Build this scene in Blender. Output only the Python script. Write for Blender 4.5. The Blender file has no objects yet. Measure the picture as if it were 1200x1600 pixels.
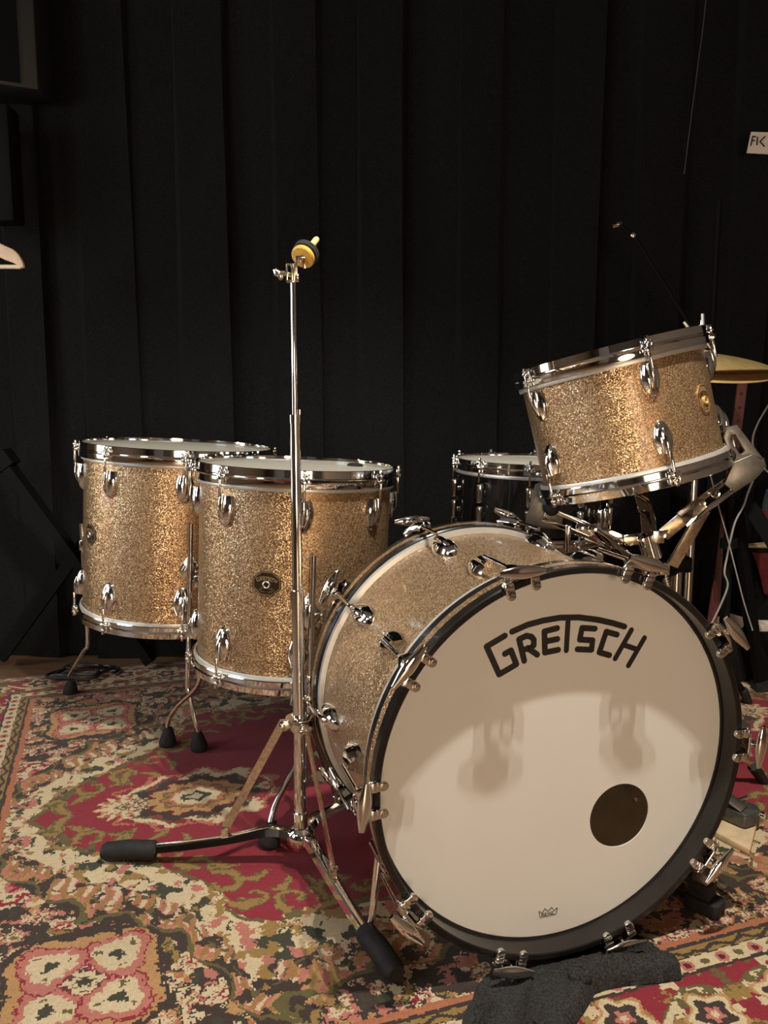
import bpy, bmesh, math, random
import numpy as np
from mathutils import Vector, Matrix, Euler
random.seed(7)
S = bpy.context.scene
C = S.collection
R = math.radians
PI = math.pi

# ------------------------------------------------------------------ camera
CAM_H, PITCH, FPX = 0.815, R(7.708), 1254.9
cam_d = bpy.data.cameras.new('camera')
cam = bpy.data.objects.new('camera', cam_d)
C.objects.link(cam)
cam.location = (0, 0, CAM_H)
cam.rotation_euler = (PI / 2 - PITCH, 0, 0)
cam_d.sensor_fit = 'VERTICAL'
cam_d.sensor_height = 36.0
cam_d.lens = FPX / 1600 * 36.0
cam_d.clip_start = 0.02
S.camera = cam

# ------------------------------------------------------------------ world, lights, exposure
S.view_settings.view_transform = 'Standard'
S.view_settings.look = 'None'
S.view_settings.exposure = 0.0
S.view_settings.gamma = 1.0
S.view_settings.use_curve_mapping = False
w = bpy.data.worlds.new('world')
S.world = w
w.use_nodes = True
w.node_tree.nodes['Background'].inputs[0].default_value = (0.9, 0.75, 0.6, 1)
w.node_tree.nodes['Background'].inputs[1].default_value = 0.02


def lamp(name, kind, loc, aim, power, color, size=0.1, size_y=None, spot=None, blend=0.3):
    d = bpy.data.lights.new(name, kind)
    d.energy = power
    d.color = color
    if kind == 'AREA':
        d.shape = 'RECTANGLE' if size_y else 'DISK'
        d.size = size
        if size_y:
            d.size_y = size_y
    else:
        d.shadow_soft_size = size
    if kind == 'SPOT':
        d.spot_size = R(spot)
        d.spot_blend = blend
    o = bpy.data.objects.new(name, d)
    C.objects.link(o)
    o.location = loc
    o.rotation_euler = (Vector(aim) - Vector(loc)).to_track_quat('-Z', 'Y').to_euler()
    return o


WARM = (1.0, 0.94, 0.83)
lamp('ceiling_spot_light', 'SPOT', (0.425, 0.736, 2.40), (0.0, 1.15, 0.0), 158, WARM, 0.013, spot=94, blend=0.6)
lamp('ceiling_spot_light', 'SPOT', (0.292, 0.695, 2.40), (-0.05, 1.15, 0.0), 138, WARM, 0.013, spot=94, blend=0.6)
lamp('front_fill_light', 'AREA', (0.75, -2.1, 0.62), (0.2, 1.1, 0.5), 44, (1.0, 0.74, 0.51), 1.1)  # added fill standing in for warm room bounce on the drum heads
lamp('left_fill_light', 'AREA', (-1.7, -0.6, 2.3), (-0.9, 2.0, 0.7), 8, (1.0, 0.78, 0.56), 0.35)  # added fill from behind left of the camera, lifts the curtain
lamp('window_daylight', 'AREA', (-2.28, 0.15, 1.45), (0.3, 1.55, 0.7), 10, (0.66, 0.83, 1.0), 0.7, 1.0)


lamp('hall_door_light', 'AREA', (-2.28, 1.62, 1.2), (-0.2, 1.65, 0.6), 4, (1.0, 0.95, 0.88), 0.5, 1.2)


# ------------------------------------------------------------------ helpers
def at(px, py, y):
    """photo pixel (1200x1600) and distance y from the camera's wall line -> point in the room"""
    a, b = (px - 600) / FPX, -(py - 800) / FPX
    d = Vector((a, math.cos(PITCH) + b * math.sin(PITCH), -math.sin(PITCH) + b * math.cos(PITCH)))
    return d * (y / d.y) + Vector((0, 0, CAM_H))


def ground(px, py, z=0.0):
    a, b = (px - 600) / FPX, -(py - 800) / FPX
    d = Vector((a, math.cos(PITCH) + b * math.sin(PITCH), -math.sin(PITCH) + b * math.cos(PITCH)))
    return d * ((z - CAM_H) / d.z) + Vector((0, 0, CAM_H))


MW = {}


def mw(o):
    return MW.get(o.name, Matrix())


def tag(o, label=None, cat=None, group=None, kind=None):
    if label: o['label'] = label
    if cat: o['category'] = cat
    if group: o['group'] = group
    if kind: o['kind'] = kind
    return o


def empty(name, M, label, cat, group=None):
    o = bpy.data.objects.new(name, None)
    o.empty_display_size = 0.05
    C.objects.link(o)
    o.matrix_world = M
    MW[o.name] = M.copy()
    return tag(o, label, cat, group)


def T(x, y=None, z=None):
    return Matrix.Translation(Vector(x) if y is None else Vector((x, y, z)))


def frame(o, x, y, z):
    x, y, z = Vector(x), Vector(y), Vector(z)
    return Matrix(((x.x, y.x, z.x, o[0]), (x.y, y.y, z.y, o[1]), (x.z, y.z, z.z, o[2]), (0, 0, 0, 1)))


def zframe(o, z, xhint=(1, 0, 0)):
    z = Vector(z).normalized()
    x = Vector(xhint)
    x = (x - z * x.dot(z))
    if x.length < 1e-5:
        x = Vector((0, 1, 0)) - z * z.y
    x.normalize()
    return frame(o, x, z.cross(x), z)


def smooth_path(pts, n=8):
    pts = [Vector(p) for p in pts]
    if len(pts) < 3:
        return pts
    out = []
    for i in range(len(pts) - 1):
        p0 = pts[max(i - 1, 0)]; p1 = pts[i]; p2 = pts[i + 1]; p3 = pts[min(i + 2, len(pts) - 1)]
        for k in range(n):
            t = k / n
            out.append(0.5 * ((2 * p1) + (p2 - p0) * t + (2 * p0 - 5 * p1 + 4 * p2 - p3) * t * t + (3 * p1 - p0 - 3 * p2 + p3) * t ** 3))
    out.append(pts[-1])
    return out


class MB:
    def __init__(self):
        self.v = []
        self.f = []

    def add(self, vs, fs, M=None):
        n = len(self.v)
        for p in vs:
            p = Vector(p)
            self.v.append(M @ p if M else p)
        self.f += [tuple(n + i for i in f) for f in fs]
        return self

    def box(self, c, s, M=None):
        c = Vector(c); x, y, z = s[0] / 2, s[1] / 2, s[2] / 2
        vs = [c + Vector((i * x, j * y, k * z)) for i in (-1, 1) for j in (-1, 1) for k in (-1, 1)]
        return self.add(vs, [(0, 1, 3, 2), (4, 6, 7, 5), (0, 4, 5, 1), (2, 3, 7, 6), (0, 2, 6, 4), (1, 5, 7, 3)], M)

    def bar(self, p, q, wd, th, up=(0, 0, 1), M=None):
        """rectangular bar from p to q; wd along up, th across"""
        p, q = Vector(p), Vector(q)
        d = (q - p).normalized(); u = Vector(up); u = (u - d * u.dot(d)).normalized(); s = d.cross(u)
        vs = []
        for c in (p, q):
            for a, b in ((-1, -1), (1, -1), (1, 1), (-1, 1)):
                vs.append(c + u * (a * wd / 2) + s * (b * th / 2))
        return self.add(vs, [(0, 1, 2, 3), (7, 6, 5, 4), (0, 4, 5, 1), (1, 5, 6, 2), (2, 6, 7, 3), (3, 7, 4, 0)], M)

    def tube(self, pts, r, n=12, M=None, closed=False, caps=True):
        pts = [Vector(p) for p in pts]
        m = len(pts)
        rs = r if isinstance(r, (list, tuple)) else [r] * m
        vs = []; fs = []
        t0 = (pts[1] - pts[0]).normalized()
        u = t0.orthogonal().normalized()
        for i, p in enumerate(pts):
            if closed:
                t = (pts[(i + 1) % m] - pts[i - 1]).normalized()
            elif i == 0:
                t = t0
            elif i == m - 1:
                t = (pts[-1] - pts[-2]).normalized()
            else:
                t = (pts[i + 1] - pts[i - 1]).normalized()
            u = (u - t * u.dot(t)).normalized(); s = t.cross(u)
            for k in range(n):
                a = 2 * PI * k / n
                vs.append(p + (u * math.cos(a) + s * math.sin(a)) * rs[i])
        for i in range(m if closed else m - 1):
            j = (i + 1) % m
            for k in range(n):
                fs.append((i * n + k, i * n + (k + 1) % n, j * n + (k + 1) % n, j * n + k))
        if caps and not closed:
            fs.append(tuple(range(n - 1, -1, -1)))
            fs.append(tuple(range((m - 1) * n, m * n)))
        return self.add(vs, fs, M)

    def cyl(self, p, q, r, r2=None, n=20, M=None):
        return self.tube([p, q], [r, r if r2 is None else r2], n, M)

    def lathe(self, prof, n=96, M=None, closed=False):
        """profile [(radius, z)] about local z"""
        vs = []; fs = []
        m = len(prof)
        for k in range(n):
            a = 2 * PI * k / n
            for r, z in prof:
                vs.append((r * math.cos(a), r * math.sin(a), z))
        for k in range(n):
            j = (k + 1) % n
            for i in range(m if closed else m - 1):
                i2 = (i + 1) % m
                fs.append((k * m + i, j * m + i, j * m + i2, k * m + i2))
        if not closed:
            if prof[0][0] > 1e-6: fs.append(tuple(k * m for k in range(n - 1, -1, -1)))
            if prof[-1][0] > 1e-6: fs.append(tuple(k * m + m - 1 for k in range(n)))
        return self.add(vs, fs, M)

    def prism(self, poly, z0, z1, M=None):
        n = len(poly)
        vs = [(x, y, z0) for x, y in poly] + [(x, y, z1) for x, y in poly]
        fs = [tuple(range(n - 1, -1, -1)), tuple(range(n, 2 * n))]
        fs += [(i, (i + 1) % n, n + (i + 1) % n, n + i) for i in range(n)]
        return self.add(vs, fs, M)

    def ball(self, c, r, M=None, nu=20, nv=12):
        c = Vector(c); r = Vector((r, r, r)) if not hasattr(r, '__len__') else Vector(r)
        prof = []
        vs = []; fs = []
        for i in range(nv + 1):
            ph = -PI / 2 + PI * i / nv
            for k in range(nu):
                a = 2 * PI * k / nu
                vs.append(c + Vector((r.x * math.cos(ph) * math.cos(a), r.y * math.cos(ph) * math.sin(a), r.z * math.sin(ph))))
        for i in range(nv):
            for k in range(nu):
                fs.append((i * nu + k, i * nu + (k + 1) % nu, (i + 1) * nu + (k + 1) % nu, (i + 1) * nu + k))
        return self.add(vs, fs, M)

    def mesh(self, name, mat, bevel=0, smooth=40, M=None):
        me = bpy.data.meshes.new(name)
        vs = [M @ p for p in self.v] if M else self.v
        me.from_pydata([tuple(p) for p in vs], [], self.f)
        bm = bmesh.new(); bm.from_mesh(me)
        bmesh.ops.remove_doubles(bm, verts=bm.verts, dist=1e-6)
        bmesh.ops.recalc_face_normals(bm, faces=bm.faces)
        if bevel:
            es = [e for e in bm.edges if len(e.link_faces) == 2 and e.calc_face_angle(0) > R(35)]
            bmesh.ops.bevel(bm, geom=es, offset=bevel, segments=2, affect='EDGES', profile=0.5, clamp_overlap=True)
        if smooth:
            lim = R(smooth)
            for f in bm.faces: f.smooth = True
            for e in bm.edges:
                if len(e.link_faces) == 2 and e.calc_face_angle(0) > lim: e.smooth = False
        bm.to_mesh(me); bm.free()
        me.materials.append(mat)
        return me

    def build(self, name, mat, parent=None, bevel=0, smooth=40, world=False):
        M = mw(parent).inverted() if (world and parent) else None
        return part(name, self.mesh(name, mat, bevel, smooth, M), parent)


def part(name, me, parent=None, M=None):
    o = bpy.data.objects.new(name, me)
    C.objects.link(o)
    if parent:
        o.parent = parent
    M = M if M is not None else Matrix()
    if parent:
        o.matrix_local = M
        MW[o.name] = mw(parent) @ M
    else:
        o.matrix_world = M
        MW[o.name] = M.copy()
    return o


# ------------------------------------------------------------------ materials
def mat(name):
    m = bpy.data.materials.new(name); m.use_nodes = True
    nt = m.node_tree
    return m, nt, nt.nodes['Principled BSDF']


def simple(name, col, rough=0.5, metal=0.0, coat=0.0, noise=0.0, nscale=60, bump=0.0, spec=0.5, sheen=0.0):
    m, nt, b = mat(name)
    b.inputs['Roughness'].default_value = rough
    b.inputs['Metallic'].default_value = metal
    b.inputs['Coat Weight'].default_value = coat
    b.inputs['Specular IOR Level'].default_value = spec
    b.inputs['Sheen Weight'].default_value = sheen
    tc = nt.nodes.new('ShaderNodeTexCoord')
    nz = nt.nodes.new('ShaderNodeTexNoise')
    nz.inputs['Scale'].default_value = nscale
    nz.inputs['Detail'].default_value = 4
    nt.links.new(tc.outputs['Object'], nz.inputs['Vector'])
    rp = nt.nodes.new('ShaderNodeValToRGB')
    a = max(0.0, 1 - noise); c2 = 1 + noise
    rp.color_ramp.elements[0].position = 0.3
    rp.color_ramp.elements[1].position = 0.7
    rp.color_ramp.elements[0].color = (col[0] * a, col[1] * a, col[2] * a, 1)
    rp.color_ramp.elements[1].color = (min(1, col[0] * c2), min(1, col[1] * c2), min(1, col[2] * c2), 1)
    nt.links.new(nz.outputs[0], rp.inputs[0])
    nt.links.new(rp.outputs[0], b.inputs['Base Color'])
    if bump:
        bp = nt.nodes.new('ShaderNodeBump')
        bp.inputs['Strength'].default_value = bump
        bp.inputs['Distance'].default_value = 0.002
        nt.links.new(nz.outputs[0], bp.inputs['Height'])
        nt.links.new(bp.outputs[0], b.inputs['Normal'])
    return m


def sparkle(name, lo, mid, hi, amount=0.75, cells=430):
    m, nt, b = mat(name)
    L = nt.links.new
    tc = nt.nodes.new('ShaderNodeTexCoord')
    vo = nt.nodes.new('ShaderNodeTexVoronoi'); vo.inputs['Scale'].default_value = cells
    L(tc.outputs['Object'], vo.inputs['Vector'])
    sep = nt.nodes.new('ShaderNodeSeparateColor'); L(vo.outputs['Color'], sep.inputs[0])
    rp = nt.nodes.new('ShaderNodeValToRGB')
    e = rp.color_ramp.elements
    e[0].position = 0.0; e[0].color = (*lo, 1)
    e[1].position = 1.0; e[1].color = (*hi, 1)
    k = e.new(0.55); k.color = (*mid, 1)
    L(sep.outputs[0], rp.inputs[0]); L(rp.outputs[0], b.inputs['Base Color'])
    sub = nt.nodes.new('ShaderNodeVectorMath'); sub.operation = 'SUBTRACT'; sub.inputs[1].default_value = (0.5, 0.5, 0.5)
    L(vo.outputs['Color'], sub.inputs[0])
    scl = nt.nodes.new('ShaderNodeVectorMath'); scl.operation = 'SCALE'; scl.inputs['Scale'].default_value = amount
    L(sub.outputs[0], scl.inputs[0])
    ge = nt.nodes.new('ShaderNodeNewGeometry')
    ad = nt.nodes.new('ShaderNodeVectorMath'); ad.operation = 'ADD'
    L(ge.outputs['Normal'], ad.inputs[0]); L(scl.outputs[0], ad.inputs[1])
    nr = nt.nodes.new('ShaderNodeVectorMath'); nr.operation = 'NORMALIZE'; L(ad.outputs[0], nr.inputs[0])
    L(nr.outputs[0], b.inputs['Normal'])
    b.inputs['Metallic'].default_value = 0.72
    b.inputs['Roughness'].default_value = 0.30
    b.inputs['Coat Weight'].default_value = 0.2
    b.inputs['Coat Roughness'].default_value = 0.06
    return m


SPARK = sparkle('champagne_sparkle', (0.12, 0.062, 0.027), (0.37, 0.212, 0.102), (0.90, 0.68, 0.42), 0.46, 760)
CHROME = simple('chrome', (0.74, 0.73, 0.71), 0.06, 1.0, noise=0.05, nscale=25)
CHROME_OLD = simple('worn_chrome', (0.66, 0.58, 0.48), 0.22, 1.0, noise=0.25, nscale=160, bump=0.1)
STEEL = simple('brushed_steel', (0.55, 0.52, 0.48), 0.35, 1.0, noise=0.1, nscale=80)
DARK_STEEL = simple('dull_grey_steel', (0.17, 0.155, 0.135), 0.42, 0.85, noise=0.2, nscale=60)
ALU = simple('flesh_hoop_aluminium', (0.60, 0.575, 0.53), 0.38, 0.6, noise=0.05)
BLACK_LACQ = simple('black_lacquer', (0.012, 0.010, 0.009), 0.20, 0, 0.15, noise=0.2, nscale=30, spec=0.35)
HOOP_INNER = simple('black_wood_hoop', (0.022, 0.019, 0.017), 0.42, 0, 0, noise=0.5, nscale=35)
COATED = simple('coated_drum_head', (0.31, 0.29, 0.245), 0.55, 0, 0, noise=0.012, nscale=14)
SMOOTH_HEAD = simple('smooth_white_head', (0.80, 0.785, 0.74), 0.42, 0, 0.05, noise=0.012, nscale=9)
DARK_HEAD = simple('dark_batter_head', (0.48, 0.44, 0.39), 0.5, noise=0.1)
INK = simple('black_ink', (0.010, 0.008, 0.008), 0.45)
def translucent_head(m, amount, col):
    nt = m.node_tree; b = nt.nodes['Principled BSDF']; out = nt.nodes['Material Output']
    tr = nt.nodes.new('ShaderNodeBsdfTranslucent'); tr.inputs[0].default_value = (*col, 1)
    mx = nt.nodes.new('ShaderNodeMixShader'); mx.inputs[0].default_value = amount
    nt.links.new(b.outputs[0], mx.inputs[1]); nt.links.new(tr.outputs[0], mx.inputs[2]); nt.links.new(mx.outputs[0], out.inputs[0])


translucent_head(SMOOTH_HEAD, 0.2, (0.8, 0.74, 0.66))
RUBBER = simple('black_rubber', (0.013, 0.012, 0.0115), 0.7, noise=0.3, nscale=80, bump=0.2, spec=0.25)
MAPLE = simple('maple_inner_shell', (0.50, 0.40, 0.29), 0.5, noise=0.2, nscale=20)
BLACK_METAL = simple('black_powder_coat', (0.003, 0.003, 0.003), 0.75, 0.0, noise=0.2, spec=0.12)
BLACK_SHELL = simple('black_snare_shell', (0.010, 0.010, 0.010), 0.14, 0, 0.4, noise=0.3, nscale=90)
BRASS = simple('cymbal_bronze', (0.90, 0.64, 0.27), 0.45, 0.85, noise=0.15, nscale=50)
FELT = simple('grey_felt', (0.020, 0.019, 0.016), 0.95, noise=0.3, nscale=150, bump=0.5)
AMBER = simple('amber_plastic', (0.60, 0.35, 0.06), 0.42, 0, 0.2, noise=0.15, nscale=90)
CREAM_PLASTIC = simple('cream_plastic', (0.52, 0.42, 0.20), 0.45, noise=0.1)
TOWEL = simple('black_terry', (0.024, 0.0225, 0.0215), 1.0, noise=0.6, nscale=330, bump=1.0, sheen=0.02, spec=0.08)
CABLE_BLACK = simple('black_cable', (0.012, 0.012, 0.012), 0.5)
CABLE_GREY = simple('grey_cable', (0.25, 0.24, 0.225), 0.5)
CABLE_GREY_DARK = simple('dark_grey_cable', (0.035, 0.034, 0.034), 0.5)
WOOD_PALE = simple('pale_wood', (0.44, 0.33, 0.20), 0.55, noise=0.15, nscale=40)
RED_METAL = simple('dark_red_paint', (0.09, 0.022, 0.018), 0.5, noise=0.2)
BADGE_DARK = simple('dark_brass_badge', (0.040, 0.026, 0.013), 0.35, 0.6, noise=0.3, nscale=300)
BADGE_GOLD = simple('gold_badge', (0.30, 0.185, 0.085), 0.5, 0.45, noise=0.25, nscale=300)
PAPER = simple('paper', (0.62, 0.55, 0.46), 0.8, noise=0.05)
FABRIC_RED = simple('red_fabric', (0.13, 0.014, 0.015), 0.9, noise=0.3, nscale=70, bump=0.3)
FABRIC_BLUE = simple('slate_blue_fabric', (0.045, 0.050, 0.058), 0.9, noise=0.2, nscale=90, bump=0.3)


def wood_floor():
    m, nt, b = mat('wood_floor')
    L = nt.links.new
    tc = nt.nodes.new('ShaderNodeTexCoord')
    mp = nt.nodes.new('ShaderNodeMapping'); mp.inputs['Rotation'].default_value = (0, 0, R(4))
    L(tc.outputs['Object'], mp.inputs['Vector'])
    br = nt.nodes.new('ShaderNodeTexBrick')
    br.inputs['Scale'].default_value = 1.0
    br.inputs['Brick Width'].default_value = 1.1
    br.inputs['Row Height'].default_value = 0.09
    br.inputs['Mortar Size'].default_value = 0.0015
    br.inputs['Color1'].default_value = (0.20, 0.115, 0.06, 1)
    br.inputs['Color2'].default_value = (0.15, 0.085, 0.045, 1)
    br.inputs['Mortar'].default_value = (0.03, 0.018, 0.01, 1)
    L(mp.outputs[0], br.inputs['Vector'])
    nz = nt.nodes.new('ShaderNodeTexNoise'); nz.inputs['Scale'].default_value = 30
    L(tc.outputs['Object'], nz.inputs['Vector'])
    mx = nt.nodes.new('ShaderNodeMix'); mx.data_type = 'RGBA'; mx.blend_type = 'MULTIPLY'; mx.inputs[0].default_value = 0.5
    L(br.outputs[0], mx.inputs[6]); L(nz.outputs[1], mx.inputs[7])
    L(mx.outputs[2], b.inputs['Base Color'])
    b.inputs['Roughness'].default_value = 0.42
    return m


def curtain_mat():
    m, nt, b = mat('black_molton')
    L = nt.links.new
    tc = nt.nodes.new('ShaderNodeTexCoord')
    nz = nt.nodes.new('ShaderNodeTexNoise'); nz.inputs['Scale'].default_value = 220; nz.inputs['Detail'].default_value = 5
    L(tc.outputs['Object'], nz.inputs['Vector'])
    rp = nt.nodes.new('ShaderNodeValToRGB')
    rp.color_ramp.elements[0].position = 0.25; rp.color_ramp.elements[1].position = 0.8
    rp.color_ramp.elements[0].color = (0.0034, 0.0033, 0.0033, 1)
    rp.color_ramp.elements[1].color = (0.0125, 0.0123, 0.0121, 1)
    L(nz.outputs[0], rp.inputs[0]); L(rp.outputs[0], b.inputs['Base Color'])
    b.inputs['Roughness'].default_value = 1.0
    b.inputs['Specular IOR Level'].default_value = 0.1
    bp = nt.nodes.new('ShaderNodeBump'); bp.inputs['Strength'].default_value = 0.25; bp.inputs['Distance'].default_value = 0.001
    L(nz.outputs[0], bp.inputs['Height']); L(bp.outputs[0], b.inputs['Normal'])
    return m


# ------------------------------------------------------------------ room shell (structure)
FLOOR_Z = -0.008
XL, XR, YF, YB, ZC = -2.4, 2.1, -3.0, 2.72, 2.75
WALL = simple('warm_plaster', (0.24, 0.19, 0.15), 0.9, noise=0.06, nscale=6)
WALL_DARK = simple('dark_painted_wall', (0.020, 0.019, 0.019), 0.9, noise=0.1, nscale=8)
CEIL = simple('dark_ceiling', (0.24, 0.22, 0.20), 0.9, noise=0.06, nscale=6)
WHITE_PAINT = simple('white_door_paint', (0.72, 0.68, 0.62), 0.5, noise=0.03, nscale=6)


def struct(name, mb, m, **k):
    return tag(mb.build(name, m, None, **k), kind='structure')


struct('floor', MB().box(((XL + XR) / 2, (YF + YB) / 2, FLOOR_Z - 0.05), (XR - XL + 0.4, YB - YF + 0.4, 0.1)), wood_floor())
struct('ceiling', MB().box(((XL + XR) / 2, (YF + YB) / 2, ZC + 0.05), (XR - XL + 0.4, YB - YF + 0.4, 0.1)), CEIL)
struct('wall_back', MB().box(((XL + XR) / 2, YB + 0.05, ZC / 2), (XR - XL, 0.1, ZC)), WALL_DARK)
struct('wall_front', MB().box(((XL + XR) / 2, YF - 0.05, ZC / 2), (XR - XL, 0.1, ZC)), WALL)
struct('wall_right', MB().box((XR + 0.05, (YF + YB) / 2, ZC / 2), (0.1, YB - YF, ZC)), WALL)
# left wall with a window opening
wl = MB()
y0, y1, z0, z1 = -0.35, 0.65, 0.95, 1.95
wl.box((XL - 0.05, (YF + y0) / 2, ZC / 2), (0.1, y0 - YF, ZC))
wl.box((XL - 0.05, (y1 + YB) / 2, ZC / 2), (0.1, YB - y1, ZC))
wl.box((XL - 0.05, (y0 + y1) / 2, z0 / 2), (0.1, y1 - y0, z0))
wl.box((XL - 0.05, (y0 + y1) / 2, (z1 + ZC) / 2), (0.1, y1 - y0, ZC - z1))
struct('wall_left', wl, WALL)
m_win, nt, b = mat('daylit_frosted_pane')
b.inputs['Emission Color'].default_value = (0.66, 0.84, 1.0, 1)
b.inputs['Emission Strength'].default_value = 9.0
wf = MB()
for a, bb in (((y0, z0), (y1, z0)), ((y0, z1), (y1, z1)), ((y0, z0), (y0, z1)), ((y1, z0), (y1, z1)), (((y0 + y1) / 2, z0), ((y0 + y1) / 2, z1))):
    wf.bar((XL - 0.02, a[0], a[1]), (XL - 0.02, bb[0], bb[1]), 0.05, 0.06, up=(1, 0, 0))
win = struct('window_1', wf, WHITE_PAINT)
MB().box((XL - 0.08, (y0 + y1) / 2, (z0 + z1) / 2), (0.01, y1 - y0, z1 - z0)).build('pane', m_win, win)
m_gl, nt, b = mat('lit_frosted_glass')
b.inputs['Emission Color'].default_value = (1.0, 0.94, 0.86, 1)
b.inputs['Emission Strength'].default_value = 6.0
d2 = struct('door_2', MB().box((XL + 0.02, 1.62, 1.03), (0.04, 0.86, 2.06)), WHITE_PAINT)
MB().box((XL + 0.045, 1.62, 1.15), (0.012, 0.52, 1.5)).build('pane', m_gl, d2)
dr = struct('door_1', MB().box((-1.2, YF + 0.025, 1.03), (0.9, 0.05, 2.06)), WHITE_PAINT)
MB().box((-0.82, YF + 0.07, 1.0), (0.12, 0.03, 0.02)).build('door_handle', STEEL, dr)

# ------------------------------------------------------------------ curtain
CX0, CX1, CY = -2.2, 1.98, 2.53
xs = []
folds = [(-2.2, 0)]
x = -2.2
rng = random.Random(3)
k = 0
while x < CX1:
    wdt = rng.uniform(0.10, 0.17)
    folds.append((x + 0.012, k % 2)); folds.append((x + wdt, k % 2))
    x += wdt; k += 1
cv = []; cf = []
zs = [FLOOR_Z + 0.004, 0.05, 0.4, 0.8, 1.3, 1.8, 2.3, ZC - 0.01]
prof = []
for i, (fx, s) in enumerate(folds):
    dep = 0.022 if s else 0.0
    prof.append((min(fx, CX1), CY + dep))
for zi, z in enumerate(zs):
    for i, (px_, py_) in enumerate(prof):
        cv.append((px_ + 0.006 * math.sin(z * 2.1 + i * 1.7), py_ + 0.008 * math.sin(z * 1.7 + i * 2.3) + 0.012 * math.sin(px_ * 3.1), z))
n = len(prof)
for zi in range(len(zs) - 1):
    for i in range(n - 1):
        cf.append((zi * n + i, zi * n + i + 1, (zi + 1) * n + i + 1, (zi + 1) * n + i))
cur = MB(); cur.add(cv, cf)
co = cur.build('stage_curtain', curtain_mat(), None, smooth=0)
so = co.modifiers.new('thickness', 'SOLIDIFY'); so.thickness = 0.004; so.offset = 1
tag(co, 'black pleated molton curtain hanging across the whole back of the room', 'curtain')

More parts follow.
